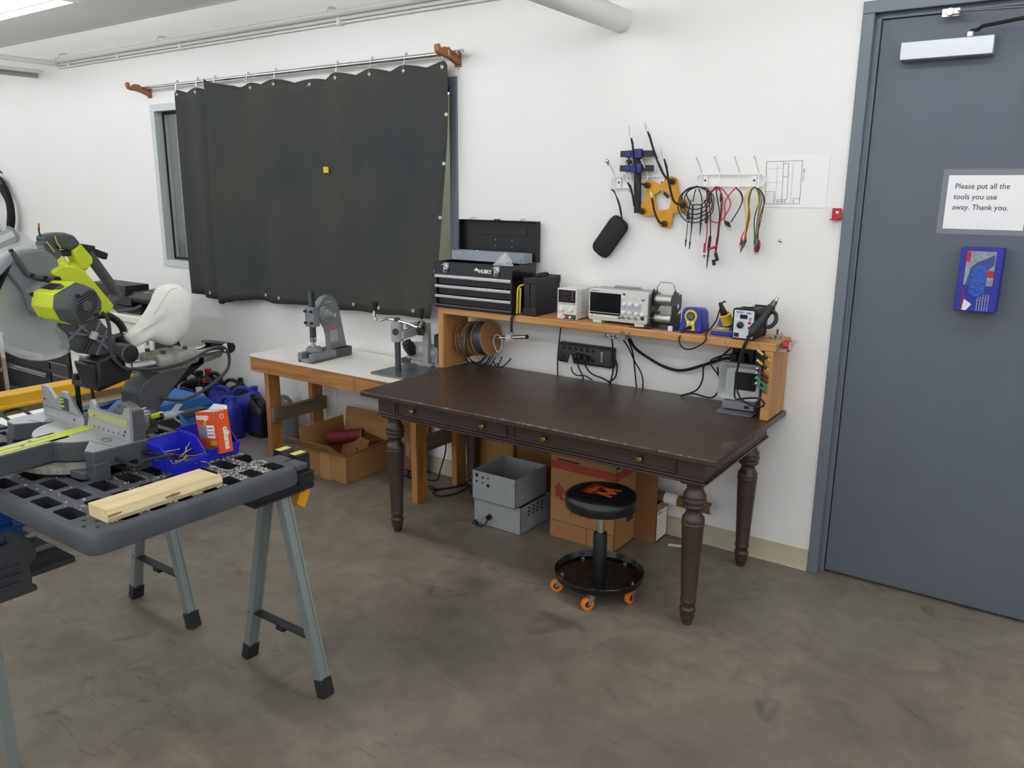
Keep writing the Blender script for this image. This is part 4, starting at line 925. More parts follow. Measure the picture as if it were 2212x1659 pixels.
# ---------------------------------------------------------------- screwdrivers in a holder on the right upright
DR = [('yellow and black screwdriver, top of the column on the right upright', 1.055, 'd3b62b', 0), ('yellow and black screwdriver, second from the top on the right upright', 1.012, 'c9b02c', 0), ('dark red screwdriver, upper of the two red ones on the right upright', .976, '4a1f24', 1), ('dark red screwdriver, lower of the two red ones on the right upright', .956, '4a1f24', 1), ('bright green capped screwdriver on the right upright', .935, '1f7a50', 2), ('green screwdriver with a steel cap, lowest on the right upright', .910, '2f6a45', 0)]
for i, (lb, z, c, k) in enumerate(DR):
    t = T('screwdriver', lb, 'screwdriver', (-.205, -.262, z), group='screwdrivers on the right upright', rot=(0, R(38), R(10)))
    B().tube([(-.03, 0, .0), (-.012, 0, 0), (.022, 0, 0), (.032, 0, 0)], [.0065, .0055, .0062, .0045], 10).o('handle', M('driver_' + c, c, .4), t)
    if k == 0 and i < 2: B().tube([(-.005, 0, 0), (.02, 0, 0)], .0068, 10).o('dark_grip', m_black, t)
    B().lathe([(0, .0085), (.006, .0085), (.0065, .006)], (-.03, 0, 0), 16, (-1, 0, 0)).o('swivel_cap', M('cap_green', '27b878', .35) if k == 2 else m_chrome, t)
b = B(); b.bx(-.214, -.209, -.262, -.20, .88, 1.065); tag(b.o('driver_holder', M('holder_dark_plastic', '2f3033', .5), None, bev=.002), 'dark strip beside the right upright that the screwdrivers are pushed into', 'tool holder')
# ---------------------------------------------------------------- spool rod under the left end
t = T('spool_rod', 'steel rod tilted upward from the left upright, carrying cable spools', 'rod', (-2.0, -.12, .908))
B().tube([(.002, 0, 0), (.455, 0, .062)], .0105, 14).o('rod', m_chrome, t); B().tube([(.455, 0, .062), (.462, 0, .063)], .0115, 14).o('end_ring', m_black, t)
AX = Vector((.455, 0, .062)).normalized()
def spool(x0, x1, lab, wm, rw, rf=.098):
    s = T('cable_spool', lab, 'cable spool', (-2.0, -.12, .908), group='cable spools on the rod'); a, b_ = AX * x0, AX * x1
    for p in (a, b_): B().lathe([(-.0015, .011), (-.0015, rf), (.0015, rf), (.0015, .011), (-.0015, .011)], p, 40, AX).o('flange', m_card, s, ang=50)
    B().tube([a + AX * .002, b_ - AX * .002], rw, 30).o('winding', wm, s); return s
spool(.035, .060, 'narrow cardboard cable spool nearest the left upright', M('winding_brown', '7b5a3c', .6), .08)
spool(.085, .112, 'cardboard cable spool in the middle of the rod', M('winding_clear', '8d8178', .35), .088)
s = spool(.150, .215, 'large cardboard cable spool with its round face towards the room', M('winding_dark', '3c4148', .4), .091)
rr = random.Random(8)
for x, rz, dz, m in ((.118, .122, -.03, m_dgrey), (.124, .118, -.026, m_rubber), (.142, .135, -.04, m_dgrey), (.148, .128, -.035, m_rubber), (.07, .10, -.005, m_dgrey)):
    c = AX * x + Vector((0, -.012, dz)); B().torus(c, rz, .0032, (1, rr.uniform(-.12, .12), .12), 40, 6, sc=(1, .92)).o('loose_loop', m, s)
for x, y, dx in ((.185, -.02, .03), (.215, -.02, .04), (.25, .02, .02), (.28, .01, .06)): B().tube([(x - .03, y, -.11), (x, y - .01, -.135), (x + dx * .5, y, -.11), (x + dx, y + .01, -.075)], .0035, 6, sm=4).o('cut_end', m_rubber, s)
s = T('wire_reel', 'small white plastic reel near the tip of the spool rod', 'wire reel', (-2.0, -.12, .908)); p = AX * .335
B().lathe([(0, .0115), (0, .026), (.004, .026), (.006, .017), (.026, .017), (.028, .026), (.032, .026), (.032, .0115), (0, .0115)], p, 28, AX).o('reel', m_white, s, ang=50)
tag(B().tube([(-1.735, -.145, .962), (-1.745, -.15, .93), (-1.73, -.15, .885), (-1.71, -.15, .872), (-1.69, -.15, .895), (-1.688, -.15, .935), (-1.70, -.145, .958), (-1.72, -.145, .965)], .0022, 6, sm=4, closed=True).o('wire_loop', M('white_wire', 'd9d5da', .4), None), 'white wire loop dangling from the rod between big spool and white reel', 'wire')
# ---------------------------------------------------------------- switch box under the shelf
t = T('switch_box', 'small galvanised switch box screwed under the front edge of the shelf', 'switch box', (-.965, -.226, SZ - .037), .79)
B().bx(-.07, .072, -.012, .06, -.028, -.0005).o('box_body', M('galvanised_box', '9fa4a8', .45, .7), t, bev=.001); B().bx(-.0735, .0735, -.0135, -.0118, -.029, -.0005).o('cover_plate', M('brushed_plate', 'aab1b6', .35, .8), t)
for x in (-.026, .028): B().lathe([(0, .008), (.004, .008), (.006, .0055), (.010, .0055)], (x, -.0135, -.015), 16, (0, -1, 0)).o('toggle_nut', m_chrome, t)
B().lathe([(0, .004), (.006, .003)], (.001, -.0135, -.016), 10, (0, -1, 0)).o('toggle', m_black, t)
# ---------------------------------------------------------------- wall strip at the right end, plugs
t = T('outlet_strip', 'black vertical outlet strip under the right end of the shelf with plugs in it', 'power strip', (-.37, 0, .99))
B().bx(-.035, .045, -.035, -.001, -.05, .075).o('housing', m_black, t, bev=.004); B().bx(.055, .095, -.03, -.001, -.05, .07).o('second_housing', m_dgrey, t, bev=.004)
for x, z in ((-.04, .0), (.0, .0), (-.03, .045)): B().bx(x - .016, x + .018, -.075, -.035, z - .02, z + .02).o('plug', m_blackm, t, bev=.006)
# ---------------------------------------------------------------- cords behind the desk
def cord(lab, P, r=.0035): return tag(B().tube(P, r, 8, sm=5).o('power_cable', m_rubber), lab, 'cord', 'cords hanging under the shelf')
cord('black cord hanging straight down at the left end of the power strip', [(-1.375, -.03, 1.075), (-1.384, -.03, 1.02), (-1.40, -.02, .93), (-1.405, -.02, .85), (-1.404, -.018, .74)])
cord('black cord dropping from the left side of the switch box to the power strip end', [(-1.01, -.16, 1.045), (-1.03, -.10, .99), (-1.055, -.05, .94), (-1.05, -.045, .88), (-1.06, -.03, .82), (-1.08, -.02, .75)], .004)
cord('black cord crossing below the middle of the switch box', [(-.955, -.16, 1.045), (-.94, -.10, .98), (-.925, -.05, .90), (-.895, -.04, .85), (-.885, -.03, .80), (-.89, -.02, .74)])
cord('black cord hanging straight below the right end of the switch box', [(-.925, -.15, 1.045), (-.935, -.06, .95), (-.935, -.03, .86), (-.925, -.025, .78), (-.922, -.02, .74)], .004)
cord('thick black cord swagged from the switch box to the outlet strip on the right', [(-.915, -.15, 1.045), (-.90, -.10, .98), (-.84, -.05, .925), (-.76, -.04, .892), (-.67, -.04, .888), (-.55, -.04, .935), (-.46, -.05, .975), (-.40, -.06, .985)], .0075)
cord('black cord curving from the left plug of the power strip to the table edge', [(-1.285, -.06, .885), (-1.30, -.05, .84), (-1.30, -.04, .80), (-1.27, -.04, .78), (-1.22, -.04, .785), (-1.18, -.03, .765)])
cord('black cord hanging from the middle plug of the power strip', [(-1.26, -.06, .88), (-1.255, -.05, .83), (-1.24, -.03, .78), (-1.238, -.02, .74)])
cord('black cord sweeping right from the power strip plugs to the table edge', [(-1.215, -.06, .87), (-1.205, -.05, .83), (-1.17, -.045, .80), (-1.11, -.04, .785), (-1.07, -.03, .765)], .004)
cord('black cord loop beside the right end of the power strip', [(-1.045, -.04, .90), (-1.03, -.04, .86), (-1.04, -.04, .80), (-1.08, -.035, .77)], .0045)
cord('black cord looping onto the table left of the grey tray', [(-.43, -.05, 1.03), (-.49, -.05, .97), (-.555, -.05, .93), (-.56, -.05, .86), (-.59, -.05, .80), (-.66, -.07, .767), (-.60, -.06, .785), (-.52, -.05, .775), (-.485, -.05, .80), (-.475, -.05, .86), (-.49, -.05, .93)], .004)
cord('black cord falling from the outlet strip behind the grey tray', [(-.43, -.06, 1.0), (-.48, -.05, .985), (-.53, -.045, .95), (-.49, -.05, .90), (-.46, -.05, .86)], .0035)
tag(B().loft([[Vector((-1.292 + x * w_, -.072, z)) for x in (-1, 1)] + [Vector((-1.292 + x * w_, -.069, z)) for x in (1, -1)] for z, w_ in ((.83, .012), (.85, .018), (.88, .008), (.895, .004))]).o('clear_tag', m_film), 'clear plastic tag hanging on a plug of the power strip', 'tag')
# ---------------------------------------------------------------- grey tray with dark screen
m_trg = M('tray_light_grey', 'b4b7b8', .45)
t = T('screen_tray', 'light grey dished tray with a black screen leaning at the right end of the table', 'scale', (-.338, -.12, TZ), 4)
b = B(); A_ = lambda e, y: [Vector((x, y + .12 * (z - .04), z)) for x, z in rrect(-.108 + e, .085 - e, .048 + e, .215 - e, .022)]
b.loft([A_(.006, .012), A_(0, 0), A_(0, -.03), A_(.004, -.033), A_(.010, -.026), A_(.026, .0)], True); b.o('dish', m_trg, t, bev=.001)
b = B(); b.bx(-.048, .066, .012, .024, .07, .18); b.o('screen_frame', m_trg, t, bev=.002)
B().bx(-.04, .06, .006, .0125, .076, .174).o('screen', M('tray_black_glass', '0f0f10', .2), t)
B().bx(-.072, .074, -.06, .05, .012, .046).o('base_block', M('base_mid_grey', '77797d', .5), t, bev=.003)
B().bx(.03, .052, -.0612, -.059, .022, .036).o('base_socket', m_black, t)
B().prism([(-.08, .001), (.074, .001), (.082, .005), (-.086, .005)], -.115, .0, 'y').o('paper_lip', M('lip_grey', '6c6e72', .4), t)
# ================================================================ under the dark table
m_galvbox = M('galvanised_sheet', 'a9adae', .5, .35, var=.07, vs=14)
m_hole = M('hole_dark', '1a1b1c', .8)
def metal_box(x0, x1, y0, y1, z0, z1, lab, grp):
    t = T('metal_box', lab, 'box', ((x0 + x1) / 2, (y0 + y1) / 2, z0), group=grp); hx, hy, h, k = (x1 - x0) / 2, (y1 - y0) / 2, z1 - z0, .002
    b = B(); b.bx(-hx, hx, -hy, -hy + k, 0, h); b.bx(-hx, hx, hy - k, hy, 0, h); b.bx(-hx, -hx + k, -hy, hy, 0, h); b.bx(hx - k, hx, -hy, hy, 0, h); b.bx(-hx, hx, -hy, hy, 0, k)
    b.o('shell', m_galvbox, t)
    b = B(); rr = random.Random(int(h * 1000))
    for i, (x, z, r) in enumerate(((-.11, .045, .014), (-.085, .04, .009), (-.065, .045, .01), (-.035, .045, .02), (0, .04, .012), (.03, .04, .012), (.06, .042, .014), (.09, .045, .013))): b.torus((x, -hy, z), r, .0012, (0, 1, 0), 18, 5)
    for y in (-.09, -.05, 0, .05): b.torus((hx, y, .05), .015, .0012, (1, 0, 0), 18, 5)
    b.o('knockouts', m_galvbox, t); return t, hx, hy
t, hx, hy = metal_box(-1.625, -1.322, -.483, -.2, 0, .1495, 'lower of two stacked grey metal boxes under the table, with a black plug dangling', 'grey metal boxes under the table')
b = B(); b.cyl((-.045, -hy - .02, .055), (-.045, -hy, .06), .014, n=14); b.o('cord_gland', m_black, t)
B().tube([(-.045, -hy - .015, .055), (-.055, -hy - .03, .02), (-.08, -hy - .045, .010), (-.11, -hy - .04, .018), (-.12, -hy - .03, .02)], .004, 8, sm=4).o('cord', m_rubber, t); B().cyl((-.125, -hy - .03, .02), (-.105, -hy - .035, .014), .014, .011, n=12).o('plug', m_black, t)
b = B()
for y in (-.07, -.03, .01, .05):
    for z in (.085, .105, .125): b.bx(hx, hx + .001, y, y + .016, z, z + .01)
b.o('side_slots', m_hole, t)
t, hx, hy = metal_box(-1.617, -1.338, -.508, -.215, .150, .308, 'open topped upper metal box of the grey stack under the table', 'grey metal boxes under the table')
b = B()
for x, z, r in ((-.108, .135, .010), (-.07, .128, .006), (-.035, .13, .0045), (-.11, .10, .006), (-.07, .098, .0045), (-.035, .09, .0095)): b.lathe([(0, r), (.002, r)], (x, -hy, z), 14, (0, -1, 0))
for x, z in ((-.137, .12), (.13, .125)): b.lathe([(0, .003), (.002, .003)], (x, -hy, z), 8, (0, -1, 0))
b.o('holes', m_hole, t)

def carton(nm, lab, x0, x1, y0, y1, h, mat, rz=0, flaps=(), grp=None):
    t = T(nm, lab, 'box', ((x0 + x1) / 2, (y0 + y1) / 2, 0), rz, grp); hx, hy, k = (x1 - x0) / 2, (y1 - y0) / 2, .004
    b = B(); b.bx(-hx, hx, -hy, -hy + k, 0, h); b.bx(-hx, hx, hy - k, hy, 0, h); b.bx(-hx, -hx + k, -hy, hy, 0, h); b.bx(hx - k, hx, -hy, hy, 0, h); b.bx(-hx, hx, -hy, hy, 0, k)
    b.o('carton', mat, t)
    for side, L, ang in flaps:
        c, s = math.cos(R(ang)), math.sin(R(ang)); b = B()
        if side == 'f': b.loft([[Vector((x, -hy - c * a + dy, h + s * a)) for dy, a in ((0, 0), (0, L), (k, L), (k, 0))] for x in (-hx, hx)])
        if side == 'b': b.loft([[Vector((x, hy + c * a - dy, h + s * a)) for dy, a in ((0, 0), (0, L), (k, L), (k, 0))] for x in (-hx, hx)])
        if side == 'l': b.loft([[Vector((-hx - c * a + dx, y, h + s * a)) for dx, a in ((0, 0), (0, L), (k, L), (k, 0))] for y in (-hy, hy)])
        if side == 'r': b.loft([[Vector((hx + c * a - dx, y, h + s * a)) for dx, a in ((0, 0), (0, L), (k, L), (k, 0))] for y in (-hy, hy)])
        b.o('flap', mat, t)
    return t, hx, hy
m_redink = M('carton_red_print', '9c4034', .85); m_brink = M('carton_brown_print', '4a3420', .85); m_faint = M('carton_faint_print', 'b07048', .85)
t, hx, hy = carton('cardboard_box', 'cardboard box printed TL32096 with a red band, behind the stool', -1.205, -.832, -.382, -.085, .432, m_card, 0, (('f', .13, 78), ('b', .13, 82)))
b = B(); b.bx(-hx, hx, -hy - .0008, -hy, .372, .414); b.bx(hx, hx + .0008, -hy, hy, .372, .414); b.o('red_band', m_redink, t)
f = -hy - .001
b = B(); b.prism([(-.155, .225), (-.155, .265), (-.168, .265), (-.137, .298), (-.106, .265), (-.117, .265), (-.117, .225)], f, f + .0005, 'y'); b.o('house_mark', m_redink, t)
B().torus((-.108, f + .0005, .235), .022, .006, (0, 1, 0), 24, 6).o('ring_mark', m_redink, t)
txt('TL32096', .046, (-.085, f, .187), (90, 0, 0), m_brink, t, off=.0012, sx=.9); txt('QTY:', .023, (-.075, f, .147), (90, 0, 0), m_brink, t); txt('1', .036, (-.012, f, .144), (90, 0, 0), m_brink, t, off=.001); txt('SET', .021, (.033, f, .147), (90, 0, 0), m_brink, t)
b = B(); b.bx(-hx, hx, f, -hy, .0905, .0925); b.bx(.03, .032, f, -hy, 0, .09); b.o('printed_line', m_brink, t)
b = B()
for k in range(7): b.bx(-.15 + k * .02, -.137 + k * .02, f, -hy, .03, .05)
b.bx(-.155, .0, f, -hy, .056, .060); b.bx(-.155, .0, f, -hy, .02, .023); b.o('faint_print', m_faint, t)
b = B(); b.bx(hx, hx + .001, -.02, .05, .12, .19); b.bx(hx, hx + .001, -.07, .06, .215, .222); b.bx(hx, hx + .001, -.07, .06, .232, .24); b.o('side_print', m_brink, t)
b = B(); b.bx(-.15, -.02, f, -hy, .418, .428); b.o('top_print', m_brink, t)
t, hx, hy = carton('cardboard_box', 'low cardboard box with a white shipping label at the wall, right of the printed box', -.822, -.716, -.152, -.022, .206, m_card)
B().bx(hx, hx + .001, -.055, .058, .012, .165).o('label', m_paper, t)
b = B()
for z in (.15, .14, .12, .10, .085, .06, .035): b.bx(hx + .001, hx + .0013, -.05, .05 - .3 * abs(z - .1), z, z + .0018)
b.bx(hx + .001, hx + .0013, -.05, -.01, .15, .158); b.o('label_print', m_line, t)
tag(B().bx(-.86, -.714, -.166, -.158, .001, .60).o('cardboard_sheet', m_carddark), 'tall dark cardboard sheet standing between the printed box and the table leg', 'cardboard')
tag(B().bx(-1.93, -1.64, -.10, -.085, .001, .60).o('cardboard_sheet', m_card), 'brown cardboard sheet standing behind the grey metal boxes', 'cardboard')
tag(B().bx(-1.66, -1.25, -.075, -.062, .001, .61).o('cardboard_sheet', m_carddark), 'dark red brown cardboard sheet at the wall between metal boxes and printed box', 'cardboard')
t = T('mailing_tube', 'brown cardboard mailing tube with a white end cap lying on the low box', 'tube', (-.6, -.09, .2345))
B().tube([(-.19, 0, 0), (.145, 0, -.006)], .028, 28).o('tube', M('kraft_tube', '7a583a', .7), t); B().tube([(.145, 0, -.006), (.1465, 0, -.006)], .0255, 28).o('end_cap', M('cap_bluish_white', 'c7d0e6', .5), t); B().tube([(-.10, 0, -.0015), (-.03, 0, -.003)], .0285, 28).o('label', m_paper, t)
tag(B().box((-.62, -.12, .003), (.07, .02, .004), (0, 0, 20)).o('paper_scrap', m_paper), 'small white paper scrap on the floor beside the low box', 'paper')

# ---------------------------------------------------------------- rolling stool
m_seat = M('black_vinyl', '161719', .35, coat=.15); m_or = M('orange_print', 'd8562a', .5); m_whl = M('orange_wheel', 'e8801f', .4); m_gb = M('gloss_black_enamel', '131415', .22)
t = T('shop_stool', 'black rolling shop stool with orange casters in front of the dark table', 'stool', (-.700, -.765, 0), 0)
B().lathe([(.072, .02), (.074, .188), (.078, .195), (.104, .200), (.107, .197), (.082, .186), (.080, .03)], (0, 0, 0), 56).o('base_tray', m_gb, t)
b = B()
for i in range(5): a = R(20 + 72 * i); b.beam((.03 * math.cos(a), .03 * math.sin(a), .081), (.165 * math.cos(a), .165 * math.sin(a), .081), .006, .004)
b.o('tray_ribs', m_gb, t)
B().lathe([(.078, .045), (.082, .045), (.084, .031), (.275, .031), (.283, .028), (.285, .02)], (0, 0, 0), 28).o('gas_lift_cover', m_black, t); B().cyl((0, 0, .275), (0, 0, .405), .0165, n=24).o('gas_lift_rod', m_chrome, t)
st = B().lathe([(.396, .03), (.400, .120), (.406, .150), (.416, .158), (.445, .160), (.460, .156), (.469, .142), (.4715, .12), (.472, .02)], (0, 0, 0), 64).o('seat', m_seat, t, ang=60)
B().torus((0, 0, .414), .157, .0016, n=64, m=6).o('piping', m_seat, st)
# the printed mark on the seat: letters read towards the room, their tops to the right
def fp(u, v): return (.015 + v, .012 - u)     # u along reading direction, v up
zt = .4722
def flat(polys, nm):
    b = B()
    for p in polys: b.prism([fp(u, v) for u, v in p], zt, zt + .0004, 'z')
    b.o(nm, m_or, st)
flat([[(-.052, .05), (-.036, .05), (-.028, .018), (-.024, .018), (-.013, .042), (-.004, .05), (.004, .05), (.013, .042), (.024, .018), (.028, .018), (.036, .05), (.052, .05), (.040, -.028), (.020, -.028), (.006, .006), (-.006, .006), (-.020, -.028), (-.040, -.028)]], 'big_letter')
fr = [(-.05, -.034, .05, -.031), (-.05, -.09, .05, -.087), (-.05, -.087, -.047, -.034), (.047, -.087, .05, -.034)]
flat([[(a, b_), (c, b_), (c, d), (a, d)] for a, b_, c, d in fr], 'frame_mark')
o = txt('WEN', .046, (fp(-.042, -.077)[0], fp(-.042, -.077)[1], zt), (0, 0, -90), m_or, st, off=.002, sx=.92)
b = B(); b.box((.085, -.125, .0815), (.11, .008, .0012), (0, 0, 38)); b.o('tray_label', m_or, t); b = B(); b.box((.092, -.137, .0813), (.07, .006, .001), (0, 0, 38)); b.o('tray_label_text', m_steel, t)
for i, a in enumerate((218, 290, 2, 74, 146)):
    a = R(a); x, y = .166 * math.cos(a), .166 * math.sin(a)
    c = B(); c.lathe([(0, .010), (.006, .010), (.006, .0065), (.014, .0065), (.015, .004)], (x, y, .080), 6); c.bx(x - .016, x + .016, y - .016, y + .016, .064, .072)
    sw = R(200 + 31 * i); dx, dy = math.cos(sw), math.sin(sw); px, py = -dy, dx
    wx, wy = x + dx * .022, y + dy * .022
    for s in (-1, 1): c.loft([[Vector((q[0] + px * s * (.014 + e), q[1] + py * s * (.014 + e), z)) for q, z in (((x - dx * .01, y - dy * .01), .066), ((x + dx * .016, y + dy * .016), .066), ((wx + dx * .006, wy + dy * .006), .026), ((wx - dx * .006, wy - dy * .006), .026))] for e in (0, .002)])
    cs = c.o('caster', m_steel, t)
    B().lathe([(-.0095, .011), (-.0095, .022), (-.008, .028), (.008, .028), (.0095, .022), (.0095, .011)], (wx, wy, .0285), 28, (px, py, 0)).o('wheel', m_whl, cs, ang=50)
    B().lathe([(-.0105, .004), (-.0105, .013), (.0105, .013), (.0105, .004)], (wx, wy, .0285), 20, (px, py, 0)).o('hub', m_black, cs)

# ================================================================ white topped bench beside it
m_2x4 = wood('old_lumber', 'b9854a', '96642f', (9, 9, 1.2), .6); m_2x4h = wood('old_lumber_along', 'b9854a', '96642f', (1.2, 12, 14), .6)
m_lam = M('white_laminate_worn', 'eeebe4', .45, var=.05, vs=6)
t = T('work_bench', 'white topped lumber workbench with wooden legs under the curtain', 'bench', (-2.74, -.27, 0)); ox, oy = -2.74, -.27
BZ = .71
B().bx(-.68, .71, -.245, .25, BZ - .016, BZ).o('benchtop', m_lam, t, bev=.001)
B().bx(-.681, .711, -.246, .251, BZ - .022, BZ - .0165).o('plywood_edge', m_2x4h, t)
B().bx(-.68, .71, -.243, -.205, BZ - .11, BZ - .022).o('front_apron', m_2x4h, t, bev=.002); B().bx(-.68, .71, .21, .248, BZ - .11, BZ - .022).o('back_apron', m_2x4h, t, bev=.002)
for x in (-.678, .67): B().bx(x, x + .038, -.205, .21, BZ - .11, BZ - .023).o('side_apron', m_2x4, t, bev=.002)
for x, y in ((-.60, -.205), (-.60, .15), (.66, -.205), (.66, .15)): B().bx(x, x + .04, y, y + .09, 0, BZ - .023).o('leg', m_2x4, t, bev=.002)
for x in (-.56, .622): B().bx(x, x + .038, -.205, .24, .27, .358).o('stretcher', wood('grey_lumber', '7d6f5c', '5f5343', (12, 1.2, 14), .6), t, bev=.002)
b = B()
for x in (-.655, -.64): b.box((x, -.2435, BZ - .06), (.004, .001, .004), (0, 45, 0)); b.box((x + .01, -.2435, BZ - .09), (.005, .001, .005))
b.o('nail_holes', m_ink, t)
txt('N318N', .028, (.255, -.2436, BZ - .032), (90, 90, 0), m_carddark, t, 'stamp'); b = B(); b.ringbox(-.175, -.145, BZ - .085, BZ - .05, .002, -.2436, -.243); b.o('pencil_mark', m_carddark, t)

# arbor press
m_cast = M('grey_cast_iron', '84878a', .55, .15, bump=.15, bs=120); m_castd = M('dark_ram_steel', '55595c', .45, .6)
t = T('arbor_press', 'grey cast iron arbor press standing on the left of the white bench', 'press', (-2.93, -.31, BZ + .0005), 0, rot=(0, 0, R(4)))
b = B(); b.bx(-.062, .062, -.18, .17, 0, .022)
for x in (-.062, .030): b.bx(x, x + .032, -.18, .17, 0, .058)
b.bx(-.062, .062, .02, .17, 0, .058); b.o('base', m_cast, t, bev=.004)
b = B(); b.prism([(.165, .055), (.02, .055), (.018, .13), (.005, .185), (-.02, .22), (-.055, .232), (-.085, .235), (-.10, .26), (-.10, .325), (-.07, .335), (-.05, .36), (-.02, .385), (.02, .395), (.06, .385), (.09, .35), (.11, .30)], -.022, .022); b.o('frame_casting', m_cast, t, bev=.004)
b = B(); b.bx(-.035, .035, -.13, -.075, .215, .335); b.o('ram_housing', m_cast, t, bev=.003)
for z in (.24, .31):
    for x in (-.025, .025): B().cyl((x, -.13, z), (x, -.145, z), .008, n=6).o('bolt', m_black, t)
b = B(); b.bx(-.014, .014, -.118, -.09, .12, .43); b.o('ram', m_castd, t, bev=.001)
b = B(); b.cyl((0, -.104, .065), (0, -.104, .125), .016, .012); b.cyl((0, -.104, .125), (0, -.104, .15), .017); b.o('punch_tip', m_steel, t)
B().torus((0, -.104, .155), .018, .003).o('rubber_ring', m_black, t)
B().lathe([(0, .05), (.02, .05), (.022, .042), (.03, .042)], (0, -.10, .058), 28).o('anvil_plate', m_cast, t, bev=.002)
b = B(); b.lathe([(0, .05), (.03, .048), (.035, .03), (.055, .028), (.06, .018), (.085, .018)], (.022, -.03, .285), 24, (1, 0, 0)); b.o('pinion_hub', m_cast, t); B().cyl((.10, -.03, .285), (.115, -.03, .285), .012, n=14).o('shaft_end', m_chrome, t)
B().bx(.0222, .0232, .02, .085, .10, .19).o('warning_label', M('label_grey', 'a9acad', .6), t); B().bx(.0233, .0238, .02, .085, .176, .19).o('label_stripe', m_or, t)
txt('1 TON', .018, (.0228, -.01, .345), (90, 0, 90), m_white, t)
b = B()
for i in range(12): b.bx(-.012, .012, -.09, -.084, .335 + i * .0075, .339 + i * .0075)
b.o('rack_teeth', m_castd, t)
# tapping machine
m_lgc = M('light_grey_casting', 'a4a6a4', .5, .1, bump=.1, bs=150)
t = T('hand_tapper', 'grey hand tapping machine with a black knobbed crank on a steel plate', 'tapping machine', (-2.25, -.30, BZ + .0005))
B().bx(-.14, .115, -.165, .20, 0, .012).o('base_plate', M('scratched_steel_plate', '7e8083', .4, .8, var=.15, vs=15), t, bev=.001)
b = B(); b.bx(-.045, .06, .13, .185, .012, .03); b.prism([(.14, .028), (.18, .028), (.172, .27), (.11, .275), (.11, .255), (.135, .24), (.145, .2)], -.012, .03); b.prism([(-.05, .245), (.16, .27), (.16, .235), (.13, .215), (-.05, .2)], -.018, .018); b.o('column_arm', m_lgc, t, bev=.003)
b = B(); b.cyl((-.035, -.045, .185), (-.035, -.045, .29), .035, n=24); b.cyl((-.035, -.045, .29), (-.035, -.045, .30), .028, n=24); b.o('head_boss', m_lgc, t, bev=.002)
B().lathe([(0, .02), (.001, .02)], (-.018, -.077, .245), 20, (.45, -1, 0)).o('round_label', m_dgrey, t)
b = B()
for k in range(5): b.bx(-.012, .012, .0 + k * .024, .014 + k * .024, .26, .285)
b.o('tap_holder_block', m_lgc, t, bev=.002)
B().cyl((-.035, -.045, .006), (-.035, -.045, .32), .0175, n=20).o('spindle', m_castd, t)
B().tube([(-.235, -.02, .345), (-.235, -.025, .315), (-.215, -.03, .29), (-.17, -.035, .29), (-.12, -.04, .305), (-.035, -.045, .305), (.07, -.05, .295), (.13, -.055, .285), (.155, -.055, .30), (.16, -.055, .34)], .0075, 10, sm=3).o('crank', m_chrome, t)
for p in ((-.235, -.018, .335), (.160, -.055, .335)): B().lathe([(0, .009), (.01, .011), (.04, .018), (.052, .018), (.058, .01)], p, 16, (0, .05, 1)).o('knob', m_black, t)
B().lathe([(-.012, .012), (-.012, .042), (.012, .042), (.012, .012), (-.012, .012)], (.09, .02, .265), 28, (.9, .3, 0)).o('stop_wheel', m_black, t, ang=50)
# bench grinder bit sharpener
t = T('drill_sharpener', 'grey drill bit sharpener with a black angled collet at the back of the white bench', 'drill sharpener', (-2.36, -.085, BZ + .0005))
b = B(); b.bx(-.09, .20, -.05, .05, 0, .03); b.bx(-.06, .18, -.04, .045, .03, .115); b.lathe([(-.09, .045), (-.085, .05), (.11, .05), (.115, .045)], (.06, .0, .085), 24, (1, 0, 0)); b.o('body', m_lgc, t, bev=.004)
B().bx(-.095, -.02, -.055, .02, .0, .035).o('side_block', m_dgrey, t, bev=.004)
b = B(); b.lathe([(0, .03), (.035, .036), (.065, .036), (.068, .030), (.085, .030), (.09, .022)], (-.005, -.04, .07), 22, (-.25, -.45, .85)); b.o('collet', m_black, t)
B().cyl((.19, 0, .145), (.27, 0, .145), .012, n=14).o('arm_bar', m_steel, t); B().bx(.15, .19, -.03, .03, .11, .20).o('clamp_post', m_castd, t, bev=.003); B().cyl((.17, -.02, .20), (.20, -.05, .205), .007, n=10).o('clamp_handle', m_black, t)

# open cardboard box under the bench
t, hx, hy = carton('cardboard_box', 'open cardboard box with raised flaps on the floor in front of the white bench', -2.985, -2.598, -.5, -.12, .17, m_card, 2, (('f', .165, 38), ('r', .03, 60), ('l', .12, 85), ('b', .18, 80)))
B().bx(-.03, .05, -hy - .0008, -hy, 0, .17).o('packing_tape', M('packing_tape', 'b78f60', .3), t)
t = T('red_roll', 'dark red rolled mesh bundle lying in the open cardboard box', 'roll', (-2.80, -.30, .20), 25); B().tube([(-.11, 0, -.0), (.11, .02, .03)], .045, 20).o('roll', M('dark_red_mesh', '6e1522', .6, bump=.6, bs=60), t); B().torus((.11, .02, .03), .042, .004, (1, .1, .15)).o('rim', m_card, t)
t = T('inner_carton', 'dark brown inner carton tilted inside the open cardboard box', 'box', (-2.74, -.22, .11), rot=(R(-14), R(10), R(4))); B().bx(-.09, .10, -.09, .09, -.10, .11).o('carton', m_carddark, t); B().bx(.0, .045, -.0915, -.09, -.045, .0).o('handle_slot', m_hole, t)
tag(B().tube([(-2.66, -.31, .02), (-2.655, -.33, .15), (-2.645, -.35, .19)], .004, 8).o('red_rod', m_red), 'thin red rod poking up inside the open cardboard box', 'rod')
t = T('cardboard_divider', 'tall dark cardboard flap sheet standing behind the open box under the bench', 'cardboard'); B().box((-2.52, -.07, .215), (.40, .008, .42), (-6, 0, 4)).o('sheet', m_carddark, t)

